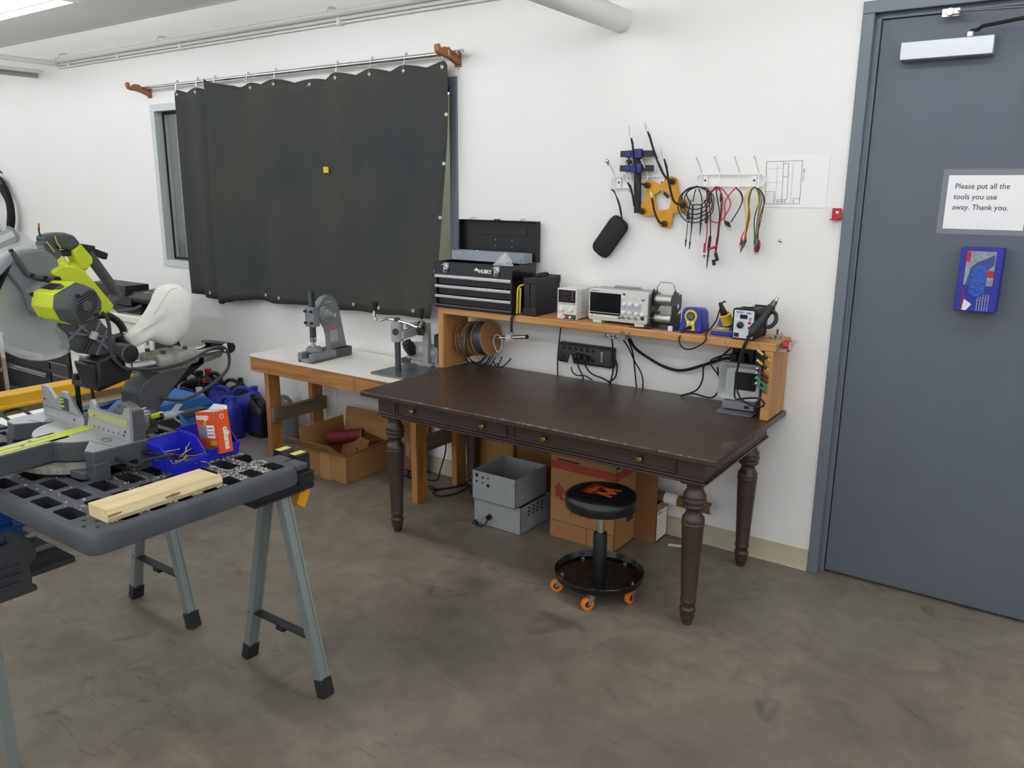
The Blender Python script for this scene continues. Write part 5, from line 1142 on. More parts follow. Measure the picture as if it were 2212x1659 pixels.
# ---------------------------------------------------------------- jugs and cans along the wall
def jug(lab, x, y, rz, w, d, h, mat, capm, grp, lbl=None, z=0):
    t = T('fluid_jug', lab, 'jug', (x, y, z), rz, grp); hw, hd = w / 2, d / 2
    def ring(z, a, e, sx=0): return [Vector((px * a + sx, py * e, z)) for px, py in rrect(-hw, hw, -hd, hd, min(hw, hd) * .55, 4)]
    b = B(); b.loft([ring(0, .9, .9), ring(.012, 1, 1), ring(h * .60, 1, 1), ring(h * .68, .97, .92), ring(h * .76, .75, .74, -hw * .2), ring(h * .84, .36, .5, -hw * .5), ring(h * .88, .17, .3, -hw * .62), ring(h * .93, .15, .27, -hw * .62)]); bd = b.o('bottle', mat, t, ang=60)
    B().tube([(-hw * .5, 0, h * .86), (-hw * .1, 0, h * .93), (hw * .4, 0, h * .93), (hw * .80, 0, h * .84), (hw * .88, 0, h * .70), (hw * .82, 0, h * .60)], min(.016, d * .14), 10, sm=4).o('handle', mat, t)
    B().lathe([(h * .92, hd * .32), (h * .92, hd * .40), (h * .995, hd * .40), (h, hd * .34)], (-hw * .62, 0, 0), 18).o('cap', capm, t)
    if lbl: B().bx(-hw * .75, hw * .75, -hd - .001, -hd + .002, h * .12, h * .5).o('label', lbl, t)
    return t
m_blu = M('coolant_blue_plastic', '2c35a2', .4); m_blu2 = M('faded_blue_plastic', '3a3f96', .45); m_blk = M('black_jug_plastic', '1c1c1f', .4); m_navy = M('navy_label', '1d2250', .5)
G1 = 'fluid jugs in the corner left of the white bench'
jug('tall blue jug at the back right of the jug cluster by the white bench', -4.02, -.13, 200, .24, .14, .34, m_blu, m_blu, G1)
jug('blue jug standing in front, nearest the white bench', -3.98, -.305, 175, .20, .12, .31, m_blu, m_blu, G1)
jug('blue jug between the tall blue jug and the clear bottle', -4.23, -.19, 10, .20, .13, .33, m_blu, m_blu, G1)
jug('small faded blue jug behind the cord loop', -4.55, -.25, 5, .20, .13, .26, m_blu2, m_blu, G1)
jug('faded blue jug lowest at the left of the cluster', -4.78, -.28, 8, .18, .12, .24, m_blu2, m_blu, G1)
jug('black jug with handle at the left back of the cluster', -4.70, -.10, 190, .22, .13, .36, m_blk, m_blk, G1)
jug('black jug with the higher red cap at the back of the cluster', -4.46, -.085, 0, .22, .12, .39, m_blk, m_red, G1)
jug('black jug with the lower red cap in the middle of the cluster', -4.38, -.19, 0, .18, .09, .34, m_blk, m_red, G1)
jug('black jug with open handle at the wall behind the blue jugs', -4.24, -.07, 200, .20, .1, .36, m_blk, m_blk, G1)
t = T('clear_bottle', 'cloudy clear plastic bottle among the blue and black jugs', 'bottle', (-4.32, -.31, 0)); B().lathe([(0, .05), (.01, .055), (.2, .055), (.24, .05), (.28, .022), (.30, .02)], (0, 0, 0), 22).o('bottle', M('cloudy_plastic', 'c9c9c6', .3), t); B().lathe([(.29, .02), (.29, .024), (.315, .024)], (0, 0, 0), 16).o('cap', m_white, t)
t = T('metal_can', 'dark blue rectangular can with a red cap behind the orange carton', 'can', (-4.02, -.50, 0), 10); B().bx(-.085, .085, -.05, .05, 0, .235).o('can_body', m_navy, t, bev=.004); B().bx(-.083, .083, -.048, .048, .235, .238).o('can_top', M('can_top_grey', '6c6a6a', .4, .6), t); B().lathe([(.238, .02), (.262, .02), (.266, .016)], (.035, 0, 0), 18).o('cap', m_red, t); B().bx(.0, .075, -.0515, -.05, .13, .19).o('label', M('can_label', '8a90b8', .5), t)
G2 = 'black oil jugs under the white bench'
jug('black oil jug at the bench leg, not in the plastic bag', -3.84, -.16, 0, .17, .11, .30, m_blk, m_blk, G2, m_navy)
jug('black oil jug with a red cap inside the clear plastic bag under the bench', -3.60, -.13, 0, .20, .12, .34, m_blk, m_red, G2, m_navy)
q = random.Random(9); b = B(); rings = []
for k in range(9):
    u = k / 8; rd = .15 * (1 - .3 * u) * (1 + .15 * math.sin(u * 7)); rings.append([Vector((rd * math.cos(a) * (1 + q.uniform(-.12, .12)), rd * .75 * math.sin(a) * (1 + q.uniform(-.12, .12)), .005 + .52 * u)) for a in [2 * math.pi * j / 16 for j in range(16)]])
b.loft(rings, caps=False); tag(b.o('plastic_bag', M('thin_clear_film', 'eceff2', .15, alpha=.2), None, ang=70, loc=(-3.56, -.125, .0)), 'large clear plastic bag around the oil jug under the white bench', 'plastic bag')
# cables on the floor
def fcord(lab, P, r=.0045): return tag(B().tube(P, r, 8, sm=5).o('floor_cable', m_rubber), lab, 'cord')
fcord('black cord running from the black oil jug across to the blue jugs', [(-3.80, -.21, .16), (-3.86, -.215, .15), (-3.92, -.24, .09), (-3.93, -.28, .01), (-3.97, -.31, .006), (-4.08, -.33, .006)])
fcord('black cord dropping down the wall under the dark table with its plug on the floor', [(-2.32, -.03, .60), (-2.345, -.02, .48), (-2.30, -.02, .38), (-2.22, -.02, .30), (-2.20, -.03, .18), (-2.22, -.06, .05), (-2.20, -.12, .006), (-2.28, -.16, .006), (-2.38, -.18, .006), (-2.45, -.10, .006), (-2.52, -.08, .006)])
fcord('black cord lying from under the bench to a bare plug by the dark table leg', [(-2.52, -.17, .006), (-2.36, -.19, .006), (-2.24, -.215, .006), (-2.13, -.25, .006)])
tag(B().tube([(-2.13, -.25, .012), (-2.09, -.26, .012)], [.012, .009], 10).o('plug', m_black), 'black plug lying on the floor beside the bench leg', 'plug')
fcord('black cord looped on the floor at the back left leg of the dark table', [(-2.08, -.03, .62), (-2.03, -.03, .40), (-1.99, -.03, .20), (-1.97, -.06, .05), (-1.96, -.16, .006), (-1.99, -.30, .006), (-2.06, -.31, .006), (-2.09, -.25, .006), (-2.04, -.16, .006), (-1.99, -.08, .02), (-1.985, -.03, .10)], .005)
# ================================================================ pallet on stands
PZ = .83
m_pal = M('pallet_plastic', '4c4f55', .6, var=.13, vs=9, bump=.12, bs=200)
m_pocket = M('pallet_pocket', '17181b', .7)
pal = T('plastic_pallet', 'dark grey plastic pallet with square holes used as a table top for the saw', 'pallet', (-1.82, -2.34, 0))
X0, X1, Y0, Y1 = -.62, .61, -.35, .35
b = B(); bm = b.bm
outer = rrect(X0, X1, Y0, Y1, .035, 5)
holes = []
cols = [.553, .415, .278, .142, .006, -.13, -.266, -.402, -.538]; rows = [-.31, -.222, -.136, -.049, .038, .124, .21, .297]
for i, cx in enumerate(cols):
    for j, cy in enumerate(rows):
        if i == 0 and j in (0,): continue
        hw = .037 if i == 0 else .052; hh = .026
        if (i, j) in ((1, 7), (3, 6), (5, 7)): hw *= .8
        if (i + 2 * j) % 5 == 0 and i in (1, 2, 3) and j > 1:   # holes cut off by the diagonal stiffening rib
            holes.append([(cx - hw, cy - hh), (cx + hw, cy - hh), (cx + hw, cy - hh * .2), (cx - hw * .3, cy + hh), (cx - hw, cy + hh)])
        else: holes.append(rrect(cx - hw, cx + hw, cy - hh, cy + hh, .008, 2))
def loopv(L, z): return [bm.verts.new((x, y, z)) for x, y in L]
top = [loopv(outer, PZ)] + [loopv(h, PZ) for h in holes]
es = []
for V_ in top:
    for k in range(len(V_)): es.append(bm.edges.new((V_[k], V_[(k + 1) % len(V_)])))
bmesh.ops.triangle_fill(bm, use_beauty=True, use_dissolve=False, edges=es)
ins = lambda L, e: [(x + (e if x < 0 else -e), y + (e if y < 0 else -e)) for x, y in L]
prev = top[0]
for e, z in ((-.004, PZ - .002), (-.008, PZ - .008), (-.010, PZ - .016), (-.012, PZ - .058), (-.010, PZ - .064), (.004, PZ - .066), (.01, PZ - .05)):
    cur_ = loopv(ins(outer, e), z)
    for k in range(len(cur_)): b.face([prev[k], prev[(k + 1) % len(prev)], cur_[(k + 1) % len(cur_)], cur_[k]])
    prev = cur_
b.face(prev)
b.mi = 1
for h, tv in zip(holes, top[1:]):
    cx = sum(p[0] for p in h) / len(h); cy = sum(p[1] for p in h) / len(h)
    lo = loopv([(cx + (x - cx) * .9, cy + (y - cy) * .9) for x, y in h], PZ - .045)
    for k in range(len(lo)): b.face([tv[k], tv[(k + 1) % len(tv)], lo[(k + 1) % len(lo)], lo[k]])
    b.face(lo)
b.o('deck', [m_pal, m_pocket], pal, ang=50)
b = B()
for x, y in ((.50, -.315), (.535, -.295), (.575, -.315), (.54, -.335)): b.lathe([(0, .006), (.0006, .006)], (x, y, PZ), 10)
b.o('dimples', m_pocket, pal)
for x in (.50, .58): B().bx(x - .035, x + .035, Y1 - .002, Y1 + .045, PZ - .02, PZ - .001).o('stacking_tab', m_pal, pal, bev=.003)
# sawdust and chips
b = B(); rr = random.Random(4)
for i in range(2600):
    u = rr.random(); x = .58 - .75 * rr.random() ** 1.6; y = -.08 + .40 * rr.random() if u < .8 else -.3 + .6 * rr.random()
    if any(min(p[0] for p in h) < x < max(p[0] for p in h) and min(p[1] for p in h) < y < max(p[1] for p in h) for h in holes): continue
    if x < .40 and -.2 < y < .05 and rr.random() < .6: continue
    b.box((x, y, PZ + .0012), (.002 + .008 * rr.random() ** 2, .0015 + .003 * rr.random(), .0016), (rr.uniform(-8, 8), rr.uniform(-8, 8), rr.uniform(0, 180)))
sd = b.o('sawdust', M('sawdust', 'cfc9bb', .9, var=.1, vs=50), None, flat=True, loc=(-1.82, -2.34, 0))
tag(sd, 'pale sawdust and wood chips scattered over the far corner of the pallet', 'sawdust', kind='stuff')

m_legm = M('galvanised_leg', '8d9694', .42, .45, var=.05, vs=6)
m_stand2 = M('stand_black_plastic', '1d1e20', .55)
m_yel = M('dewalt_yellow', 'e2a514', .45)
def stand(cx, lab):
    t = T('folding_sawhorse', lab, 'sawhorse', (cx, -2.035, 0), group='folding sawhorses under the pallet')
    b = B(); b.bx(-.07, .065, -.105, .105, .718, .762); b.bx(-.07, .07, -.105, .105, .712, .722)
    b.bx(-.06, .065, .05, .105, .74, PZ - .067)
    b.bx(-.06, .066, .082, .150, .712, .775); b.prism([(-.085, .72), (.045, .72), (.045, .836), (.0, .836), (-.012, .816), (-.028, .816), (-.04, .836), (-.085, .836)], .10, .155, 'y')
    for k in range(4): b.bx(.05, .071, .080, .152, .722 + k * .017, .726 + k * .017)
    b.o('beam_end', m_stand2, t, bev=.002)
    for x in (-.062, .016): B().bx(x - .012, x + .016, .10, .15, .836, .8375).o('grip_pad', M('pad_yellow', 'd9cf72', .7), t)
    B().prism([(.11, .715), (.145, .715), (.15, .69), (.135, .655), (.12, .635), (.09, .66)], -.03, .045, 'x').o('latch', m_yel, t, bev=.004)
    for s in (-1, 1):
        a, c = Vector((s * .040, .03, .715)), Vector((s * .205, .03, .03))
        l = B(); l.beam(a, c, .044, .026, (1, 0, 0)); d = (c - a).normalized()
        sd_ = Vector((0, 1, 0)); up = sd_.cross(d)
        for q in (-1, 1): l.beam(a + sd_ * q * .016 + up * .0, c + sd_ * q * .016, .008, .034, (1, 0, 0))
        lg = l.o('leg', m_legm, t)
        f = B(); f.beam(c - d * .035, c + d * .031, .052, .036, (1, 0, 0)); f.o('foot_cap', m_stand2, lg, bev=.003)
        B().cyl(a + (c - a) * .73 + Vector((0, -.027, 0)), a + (c - a) * .73 + Vector((0, .02, 0)), .006, n=10).o('rivet', m_steel, lg)
    z = .207; hw = .040 + (.205 - .040) * (.715 - z) / .685
    b = B(); b.bx(-hw, hw, .012, .05, z - .002, z + .002); b.bx(-hw, hw, .048, .052, z - .016, z); b.bx(-.02, .02, .012, .045, z - .02, z - .002); b.o('spreader', m_stand2, t)
stand(-1.315, 'folding sawhorse with splayed metal legs under the near right end of the pallet')
stand(-2.10, 'folding sawhorse further left under the pallet, only its legs showing')

# another stand at the left edge and a flat grey panel beside it
m_dkst = M('dark_slate_plastic', '35373c', .55, bump=.08, bs=200)
t = T('tool_stand', 'dark grey plastic stand with a ribbed end and one grey leg at the left edge', 'stand', (-1.66, -2.95, 0))
b = B(); b.loft([[Vector((x, y, z)) for y, z in [(-.5, .70), (.278, .70), (.280, .645), (.258, .628), (.256, .565), (.268, .556), (.268, .54), (-.5, .54)]] for x in (-.08, .06)]); b.o('body', m_dkst, t, bev=.005)
b = B()
for k in range(3): b.prism([(.02, .575 + k * .027), (.20, .583 + k * .027), (.225, .590 + k * .027), (.20, .592 + k * .027), (.02, .587 + k * .027)], .059, .068)
b.o('ribs', m_dkst, t)
b = B(); b.bx(-.075, .02, -.4, .22, .70, .724); b.o('top_plate', m_dkst, t, bev=.01)
b = B(); b.beam((.045, .13, .545), (.06, .127, .0), .035, .03, (1, 0, 0)); b.o('leg', m_legm, t)
t = T('grey_panel', 'flat grey panel with two bright metal strips beneath the pallet at the left', 'tool table', (-1.92, -2.6, .575))
B().bx(-.3, .25, -.2, .07, -.02, .0).o('board', m_dgrey, t, bev=.002)
for x in (-.02, .11): B().bx(x - .016, x + .016, -.2, .07, .0, .006).o('metal_strip', m_alu, t, bev=.001)
t = T('blue_clamp', 'blue metal clamp with a bolt half hidden behind the pallet at the left edge', 'clamp', (-2.06, -2.585, .605))
b = B(); b.bx(-.12, .10, -.05, .03, -.03, .015); b.prism([(-.1, .015), (.06, .015), (.02, .07), (-.1, .09)], -.04, .02, 'y'); b.o('body', M('machine_blue', '1f4f9a', .45), t, bev=.004); B().cyl((.04, -.055, .02), (.04, -.055, .06), .009, n=8).o('bolt', m_steel, t); B().cyl((.04, -.055, .01), (.04, -.055, .02), .016, n=6).o('nut', m_steel, t)

# things lying on the pallet
m_pinewood = wood('fresh_pine', 'ead9b0', 'dcc592', (14, 1.2, 14), .6)
t = T('wood_offcut', 'pale pine board offcut with a splintered edge lying on the pallet', 'board', (-1.293, -2.446, PZ + .0008), .6)
b = B(); b.bx(-.05, .045, -.18, .18, 0, .038); b.loft([[Vector((.045, y, .038)), Vector((.045 + .007 * k, y, .026)), Vector((.045 + .009 * k, y, .014)), Vector((.045, y, 0))] for y, k in ((-.18, .6), (-.12, 1), (-.06, .5), (0, .9), (.02, .2), (.06, 1.1), (.12, .8), (.19, 1))]); b.o('board', m_pinewood, t, ang=25)
b = B()
for y in (-.165, -.15, .01, .03): b.box((.050, y, .022), (.006, .03, .005), (0, 0, 8))
b.o('splinters', M('splinter_brown', 'a07840', .8), t)

m_bin = M('bin_blue', '2229c4', .35)
def sbin(loc, lab):
    t = T('parts_bin', lab, 'bin', loc, 0, 'blue stacking bins on the pallet'); k = .003
    L, W_, H = .165, .122, .088
    # open hopper front faces +x
    def side(y0, y1, fl):
        b.loft([[Vector((x, yy + f, z)) for x, z, f in ((-.006, H, fl), (.095, H, fl), (.15, .042, fl * .5), (L, .038, fl * .4), (L - .008, 0, 0), (.004, 0, 0))] for yy in (y0, y1)])
    b = B(); side(0, k, -.008); side(W_ - k, W_, .008)
    b.loft([[Vector((x, y, z)) for x, y in ((x0, -f), (x0 + k, -f), (x0 + k, W_ + f), (x0, W_ + f))] for z, x0, f in ((0, .004, 0), (H, -.006, .008))])
    b.loft([[Vector((x, y, z)) for x, y in ((x0, -f), (x0 + k, -f), (x0 + k, W_ + f), (x0, W_ + f))] for z, x0, f in ((0, L - .010, 0), (.032, L - .004, .003), (.038, L - .003, .004))])
    b.bx(.004, L - .008, 0, W_, 0, k); b.bx(-.009, .093, -.012, -.006, H - .005, H + .001); b.bx(-.009, .093, W_ + .006, W_ + .012, H - .005, H + .001); b.bx(-.009, -.002, -.01, W_ + .01, H - .005, H + .001)
    b.bx(L - .006, L + .001, -.004, W_ + .004, .036, .041); b.bx(L - .012, L - .004, -.001, W_ + .001, 0, .008)
    b.o('shell', m_bin, t); return t
sbin((-1.602, -2.292, PZ + .002), 'near blue stacking bin holding yellow zinc screws')
sbin((-1.640, -2.142, PZ + .002), 'far blue stacking bin holding the orange carton')
def screw_proto():
    t = T('wood_screw', 'long yellow zinc screw in the near blue bin', 'screw', (0, 0, 0), group='yellow zinc screws in the near bin')
    b = B(); b.lathe([(0, .0042), (.001, .0042), (.0045, .002), (.046, .0018), (.055, .0002)], (0, 0, 0), 10); b.o('shank', m_screwy, t); return t
sp = screw_proto(); rr = random.Random(21)
for i in range(46):
    o = sp if i == 0 else copy_tree(sp)
    x, y = rr.uniform(.05, .135), rr.uniform(.02, .10)
    z = .008 + rr.random() ** 1.5 * .030 * (1.3 - (x - .05) * 8)
    up = i in (5, 11, 17)
    o.location = (-1.602 + x, -2.292 + y, PZ + .004 + max(z, .004))
    o.rotation_euler = (R(rr.uniform(70, 112)) if not up else R(rr.uniform(18, 40)), R(rr.uniform(-18, 18)), R(rr.uniform(0, 360)))
    if not up: o.location.x = min(o.location.x, -1.602 + .135)
m_mun = M('orange_carton', 'e2531c', .55)
t = T('screw_carton', 'orange mungo carton standing tilted in the far blue bin', 'carton', (-1.515, -2.082, PZ + .012), rot=(R(-2), R(-9), R(3)))
b = B(); hx, hy, h, k = .052, .028, .148, .0015
b.bx(-hx, hx, -hy, -hy + k, 0, h); b.bx(-hx, hx, hy - k, hy, 0, h); b.bx(-hx, -hx + k, -hy, hy, 0, h); b.bx(hx - k, hx, -hy, hy, 0, h); b.bx(-hx, hx, -hy, hy, 0, k); b.o('carton', m_mun, t)
b = B(); b.bx(-hx + k, hx - k, -hy + k, -hy + 2 * k, .02, h - .001); b.bx(-hx + k, hx - k, hy - 2 * k, hy - k, .02, h - .001); b.bx(-hx + k, -hx + 2 * k, -hy, hy, .02, h - .001); b.bx(hx - 2 * k, hx - k, -hy, hy, .02, h - .001); b.o('lining', m_white, t)
B().loft([[Vector((x, y, h + z)) for x, y, z in ((-hx, hy - k, 0), (hx, hy - k, 0), (hx - .012, hy + .008, .012), (-hx + .02, hy + .01, .018))], [Vector((x, y + .0012, h + z)) for x, y, z in ((-hx, hy - k, 0), (hx, hy - k, 0), (hx - .012, hy + .008, .012), (-hx + .02, hy + .01, .018))]]).o('flap', m_white, t)
f = -hy - .0006
txt('mungo', .027, (-.049, f, .122), (90, 0, 0), m_white, t, off=.0014, sx=.9)
txt('mungo', .030, (hx + .0006, .012, .012), (90, -90, 90), m_white, t, off=.0016, sx=.95)
B().torus((hx, .0, .128), .0075, .0012, (1, 0, 0), 20, 6).o('ring_mark', m_white, t)
B().bx(-.044, -.002, f, -hy, .056, .10).o('photo_panel', M('photo_grey', '8b8794', .6, var=.4, vs=70), t)
for z in (.08, .056):
    B().bx(.0, .040, f, -hy, z, z + .021).o('diagram_panel', m_paper, t); B().bx(.004, .036, f - .0004, f, z + .009, z + .0125).o('diagram', m_red, t)
B().lathe([(0, .009), (.0008, .009)], (-.006, f, .104), 18, (0, -1, 0)).o('seal', M('seal_yellow', 'cdae3a', .5), t); B().bx(.01, .042, f, -hy, .03, .046).o('yellow_label', M('label_yellow', 'd9a82a', .6), t)
tag(B().box((-2.54, -2.25, PZ + .004), (.14, .22, .004), (0, 0, 4)).o('paper_sheet', m_paper), 'white paper sheets lying on the pallet behind the saw at the left edge', 'paper')

# ================================================================ sliding mitre saw
m_sg = M('saw_dark_grey', '4a4d51', .5); m_sgl = M('saw_mid_grey', '75787c', .5); m_sy = M('saw_lime', 'c6d42b', .4); m_sa = M('saw_cast_aluminium', 'b3b5b7', .42, .75, var=.06, vs=30)
m_cl = M('clear_guard', 'dfe5e6', .12, alpha=.2); m_bld = M('blade_steel', 'a7aaac', .33, .85); m_dust = M('dusty_cast', '8d8a82', .8, var=.35, vs=35, bump=.5, bs=90); m_bag = M('dust_bag_cloth', 'e9e7e1', .9, bump=.3, bs=14)
SO = (-1.865, -2.343, PZ + .0008)
saw = T('mitre_saw', 'lime green and grey sliding mitre saw with a white dust bag standing on the pallet', 'mitre saw', SO)
# base with two wings
b = B()
RW = [(.115, -.02), (.15, -.012), (.13, -.062), (.245, -.142), (.280, -.132), (.285, .05), (.06, .06)]
LW = [(-.12, -.01), (-.16, -.03), (-.20, -.06), (-.25, -.135), (-.31, -.13), (-.335, -.09), (-.33, .05), (-.06, .06)]
b.prism(RW, .04, .0985, 'z'); b.prism(LW, .04, .0985, 'z')
b.bx(.235, .285, -.135, -.085, 0, .06); b.bx(.235, .285, .01, .06, 0, .06); b.bx(-.335, -.285, -.13, -.08, 0, .06); b.bx(-.335, -.285, 0, .06, 0, .06)
b.bx(-.10, .10, -.08, .09, .02, .07); b.bx(-.28, .27, .02, .06, .03, .09)
b.o('base', m_sg, saw, bev=.003)
for s, P in ((1, RW), (-1, LW)):
    pc = (sum(p[0] for p in P) / len(P), sum(p[1] for p in P) / len(P))
    b = B(); b.prism([(pc[0] + (x - pc[0]) * .985, pc[1] + (y - pc[1]) * .985) for x, y in P], .0985, .1005, 'z'); b.o('wing_top', m_sa, saw)
    b = B(); b.torus((s * .19, -.04, .1007), .018, .0012, n=24, m=5, sc=(1, .75)); b.box((s * .215, -.07, .1008), (.10, .0022, .0006), (0, 0, 8)); b.o('wing_marks', m_dgrey, saw)
for x in (.20,): B().prism([(.17, -.16), (.235, -.15), (.25, -.10), (.20, -.07), (.16, -.10)], .0, .028, 'z').o('front_foot', m_sg, saw, bev=.005)
# wire extensions
B().tube([(.26, -.062, .06), (.375, -.062, .058), (.392, -.06, .056), (.395, -.05, .06), (.385, -.03, .066), (.40, .05, .066), (.405, .056, .064), (.39, .058, .06), (.26, .018, .06)], .0058, 8).o('extension_wire', m_blackm, saw)
B().tube([(-.31, -.11, .09), (-.43, -.092, .09), (-.445, -.09, .09), (-.46, -.075, .096), (-.465, -.03, .098), (-.452, -.015, .095), (-.33, -.03, .09)], .0058, 8).o('extension_wire', m_blackm, saw)
# turntable, mitre arm and insert turned with the head
hd = bpy.data.objects.new('turntable', None); C.objects.link(hd); hd.parent = saw; hd.rotation_euler = (0, 0, R(8))
b = B(); arc = [(.172 * math.cos(R(a)), .172 * math.sin(R(a))) for a in range(-188, 9, 7)]
b.prism(arc, .035, .0995, 'z'); b.prism([(-.05, -.10), (.05, -.10), (.042, -.50), (-.042, -.50)], .035, .0995, 'z'); b.o('turntable_body', m_sg, hd, bev=.003)
b = B(); b.prism([(x * .985, y * .985) for x, y in arc], .0995, .1015, 'z'); b.prism([(-.047, -.10), (.047, -.10), (.040, -.497), (-.040, -.497)], .0995, .1015, 'z'); b.o('turntable_top', m_sa, hd)
B().prism([(-.03, .045), (.03, .045), (.03, -.495), (-.03, -.495)], .1015, .1032, 'z').o('kerf_insert', m_sy, hd)
b = B(); b.box((.0, -.3, .1033), (.003, .36, .0006)); b.o('kerf_slot', m_dgrey, hd)
for y in (-.20, -.24): B().lathe([(0, .006), (.0015, .006)], (.012 if y < -.22 else -.014, y, .1033), 12).o('insert_screw', m_sgl, hd)
b = B(); b.prism([(.235 * math.cos(R(a)), .235 * math.sin(R(a))) for a in range(-160, -19, 7)] + [(.15, -.02), (-.15, -.02)], .012, .03, 'z'); b.o('detent_ring', m_dust, saw)
B().bx(-.02, .02, -.42, -.36, .0, .035).o('detent_lever', m_sg, hd, bev=.003)
# fence
m_fd = M('fence_lime_tint', 'bcc08a', .45, .5)
def fence(P, nm): return B().prism(P, -.004, .008, 'y').o(nm, m_sa, saw, bev=.001)
fence([(-.003, .1005), (.013, .134), (.040, .208), (.055, .21), (.064, .192), (.082, .181), (.20, .179), (.232, .183), (.256, .213), (.279, .215), (.273, .1005)], 'fence_right')
fence([(-.305, .1005), (-.305, .136), (-.298, .211), (-.248, .210), (-.204, .172), (-.153, .208), (-.117, .207), (-.043, .134), (-.025, .1005)], 'fence_left')
B().bx(.02, .265, -.0052, -.0042, .148, .172).o('lime_tint_band', m_fd, saw)  # even lime-tinted band along the right fence
b = B(); b.bx(-.305, -.04, -.0048, -.004, .1345, .136); b.o('fence_joint', m_dgrey, saw)
B().bx(-.165, -.113, -.0052, -.0042, .140, .186).o('warning_label', M('label_dark', '3a3b3d', .5), saw)
b = B()
for z in (.176, .166, .150): b.bx(-.163, -.143, -.006, -.005, z, z + .006)
b.o('label_stripes', m_sy, saw)
b = B()
for x, z in ((.06, .155), (.245, .13), (-.285, .16), (-.085, .115)): b.lathe([(0, .004), (.001, .004)], (x, -.0042, z), 10, (0, -1, 0))
b.o('fence_holes', m_hole, saw)
for i, s_ in enumerate('2345678'): txt(s_, .012, (.045 + i * .031, -.0048, .112), (90, 0, 0), m_dgrey, saw)
b = B(); b.bx(.258, .276, .008, .05, .1, .20); b.bx(-.3, .27, .008, .03, .1, .125); b.o('fence_backing', m_sg, saw, bev=.002)
# hold down clamp behind the left fence
b = B(); b.cyl((-.20, .075, .09), (-.20, .075, .235), .009); b.bx(-.21, -.085, .062, .088, .212, .232); b.cyl((-.20, .075, .232), (-.20, .075, .252), .013); b.o('clamp_arm', m_black, saw, bev=.002)
B().cyl((-.095, .075, .125), (-.095, .075, .262), .0055, n=12).o('clamp_screw', m_black, saw); B().lathe([(0, .014), (.003, .02), (.012, .02), (.015, .014)], (-.095, .075, .260), 20).o('clamp_knob', m_white, saw); B().lathe([(0, .024), (.004, .024), (.012, .010), (.02, .009)], (-.095, .075, .115), 20).o('clamp_pad', m_black, saw)
# pivot, arm, rails   (local: y along the rails, z up, x towards the motor side)
P_ = lambda L, t0, t1: B().prism(L, t0, t1, 'x')
b = B(); b.lathe([(0, .064), (.012, .068), (.05, .068), (.06, .060), (.085, .058)], (0, .14, .088), 40, (0, 1, 0)); b.o('bevel_disc', m_dust, hd, bev=.002)
b = B(); b.lathe([(0, .060), (.07, .060), (.075, .05)], (0, .165, .086), 36, (0, 1, 0)); b.bx(-.05, .05, .10, .24, .03, .09); b.o('bevel_pivot', m_sg, hd)
b = B()
for i, a in enumerate(range(-10, 60, 10)): b.box((.0702 * math.sin(R(a + 20)), .185, .088 + .0702 * math.cos(R(a + 20))), (.003, .02, .002), (0, a + 20, 0))
b.o('bevel_scale', m_white, hd)
B().box((.072, .215, .10), (.012, .035, .02), (0, 10, 0)).o('bevel_pointer', m_sy, hd, bev=.004)
b = B(); b.prism([(.175, .10), (.172, .193), (.20, .222), (.262, .248), (.47, .252), (.472, .268), (.44, .262), (.39, .215), (.31, .16), (.262, .12), (.25, .09)], -.05, .05); b.o('support_arm', m_sg, hd, bev=.012, seg=3)
b = B()
for t in (.042, -.042): b.cyl((t, .262, .283), (t, .44, .283), .031, n=24)
b.bx(-.05, .05, .27, .43, .245, .30); b.o('rail_housing', m_dust, hd, bev=.003)
for t in (.042, -.042):
    B().cyl((t, .06, .283), (t, .61, .283), .0175, n=24).o('slide_rail', m_chrome, hd)
    for y in (.30, .40): B().cyl((t, y, .31), (t, y, .325), .009, n=10).o('lock_bolt', m_dgrey, hd)
b = B(); b.prism([(.598, .262), (.622, .268), (.632, .285), (.625, .302), (.60, .309), (.575, .311), (.570, .303), (.592, .298)], -.066, .066); b.o('rail_end_cap', m_black, hd, bev=.004)
b = B(); b.prism([(.44, .235), (.58, .248), (.595, .256), (.59, .262), (.44, .252)], -.03, .03); b.o('rail_underside', m_sgl, hd, bev=.006)
# chute and hinge
b = B(); b.loft([[Vector((x, y, z)) for x, y, z in ((-.045, .0, .335), (.05, .0, .33), (.06, .15, .30), (-.05, .15, .30))], [Vector((x, y, z)) for x, y, z in ((-.04, .02, .24), (.045, .02, .225), (.05, .15, .25), (-.045, .15, .25))]]); b.prism([(.02, .24), (.14, .25), (.16, .30), (.13, .35), (.02, .34)], -.045, .06); b.o('dust_chute', m_black, hd, bev=.008)
b = B(); b.cyl((-.075, .135, .345), (.08, .135, .345), .034, n=24); b.o('hinge_barrel', m_sg, hd, bev=.004); B().lathe([(0, .012), (0, .026), (.006, .028), (.008, .014)], (.08, .135, .345), 24, (1, 0, 0)).o('hinge_knob', m_black, hd)
b = B(); b.prism([(-.06, .405), (-.075, .46), (-.04, .50), (.03, .50), (.075, .475), (.135, .40), (.13, .345), (.09, .335), (.01, .36)], -.035, .012); b.o('cast_head_arm', m_sg, hd, bev=.005)
b = B()
for y0, z0, y1, z1 in ((-.055, .41, .06, .49), (-.02, .48, .10, .36), (.01, .365, .08, .465), (-.04, .44, .12, .40), (.05, .35, .10, .43)): b.beam((.015, y0, z0), (.015, y1, z1), .008, .006, (1, 0, 0))
b.o('casting_ribs', m_sgl, hd)
B().tube([(.03, -.0, .368), (.035, .012, .392), (.04, .022, .41)], .006, 8).o('stop_rod', m_black, hd); B().tube([(.04, .024, .412), (.043, .036, .435)], .0125, 12).o('stop_knob', m_inst2, hd)
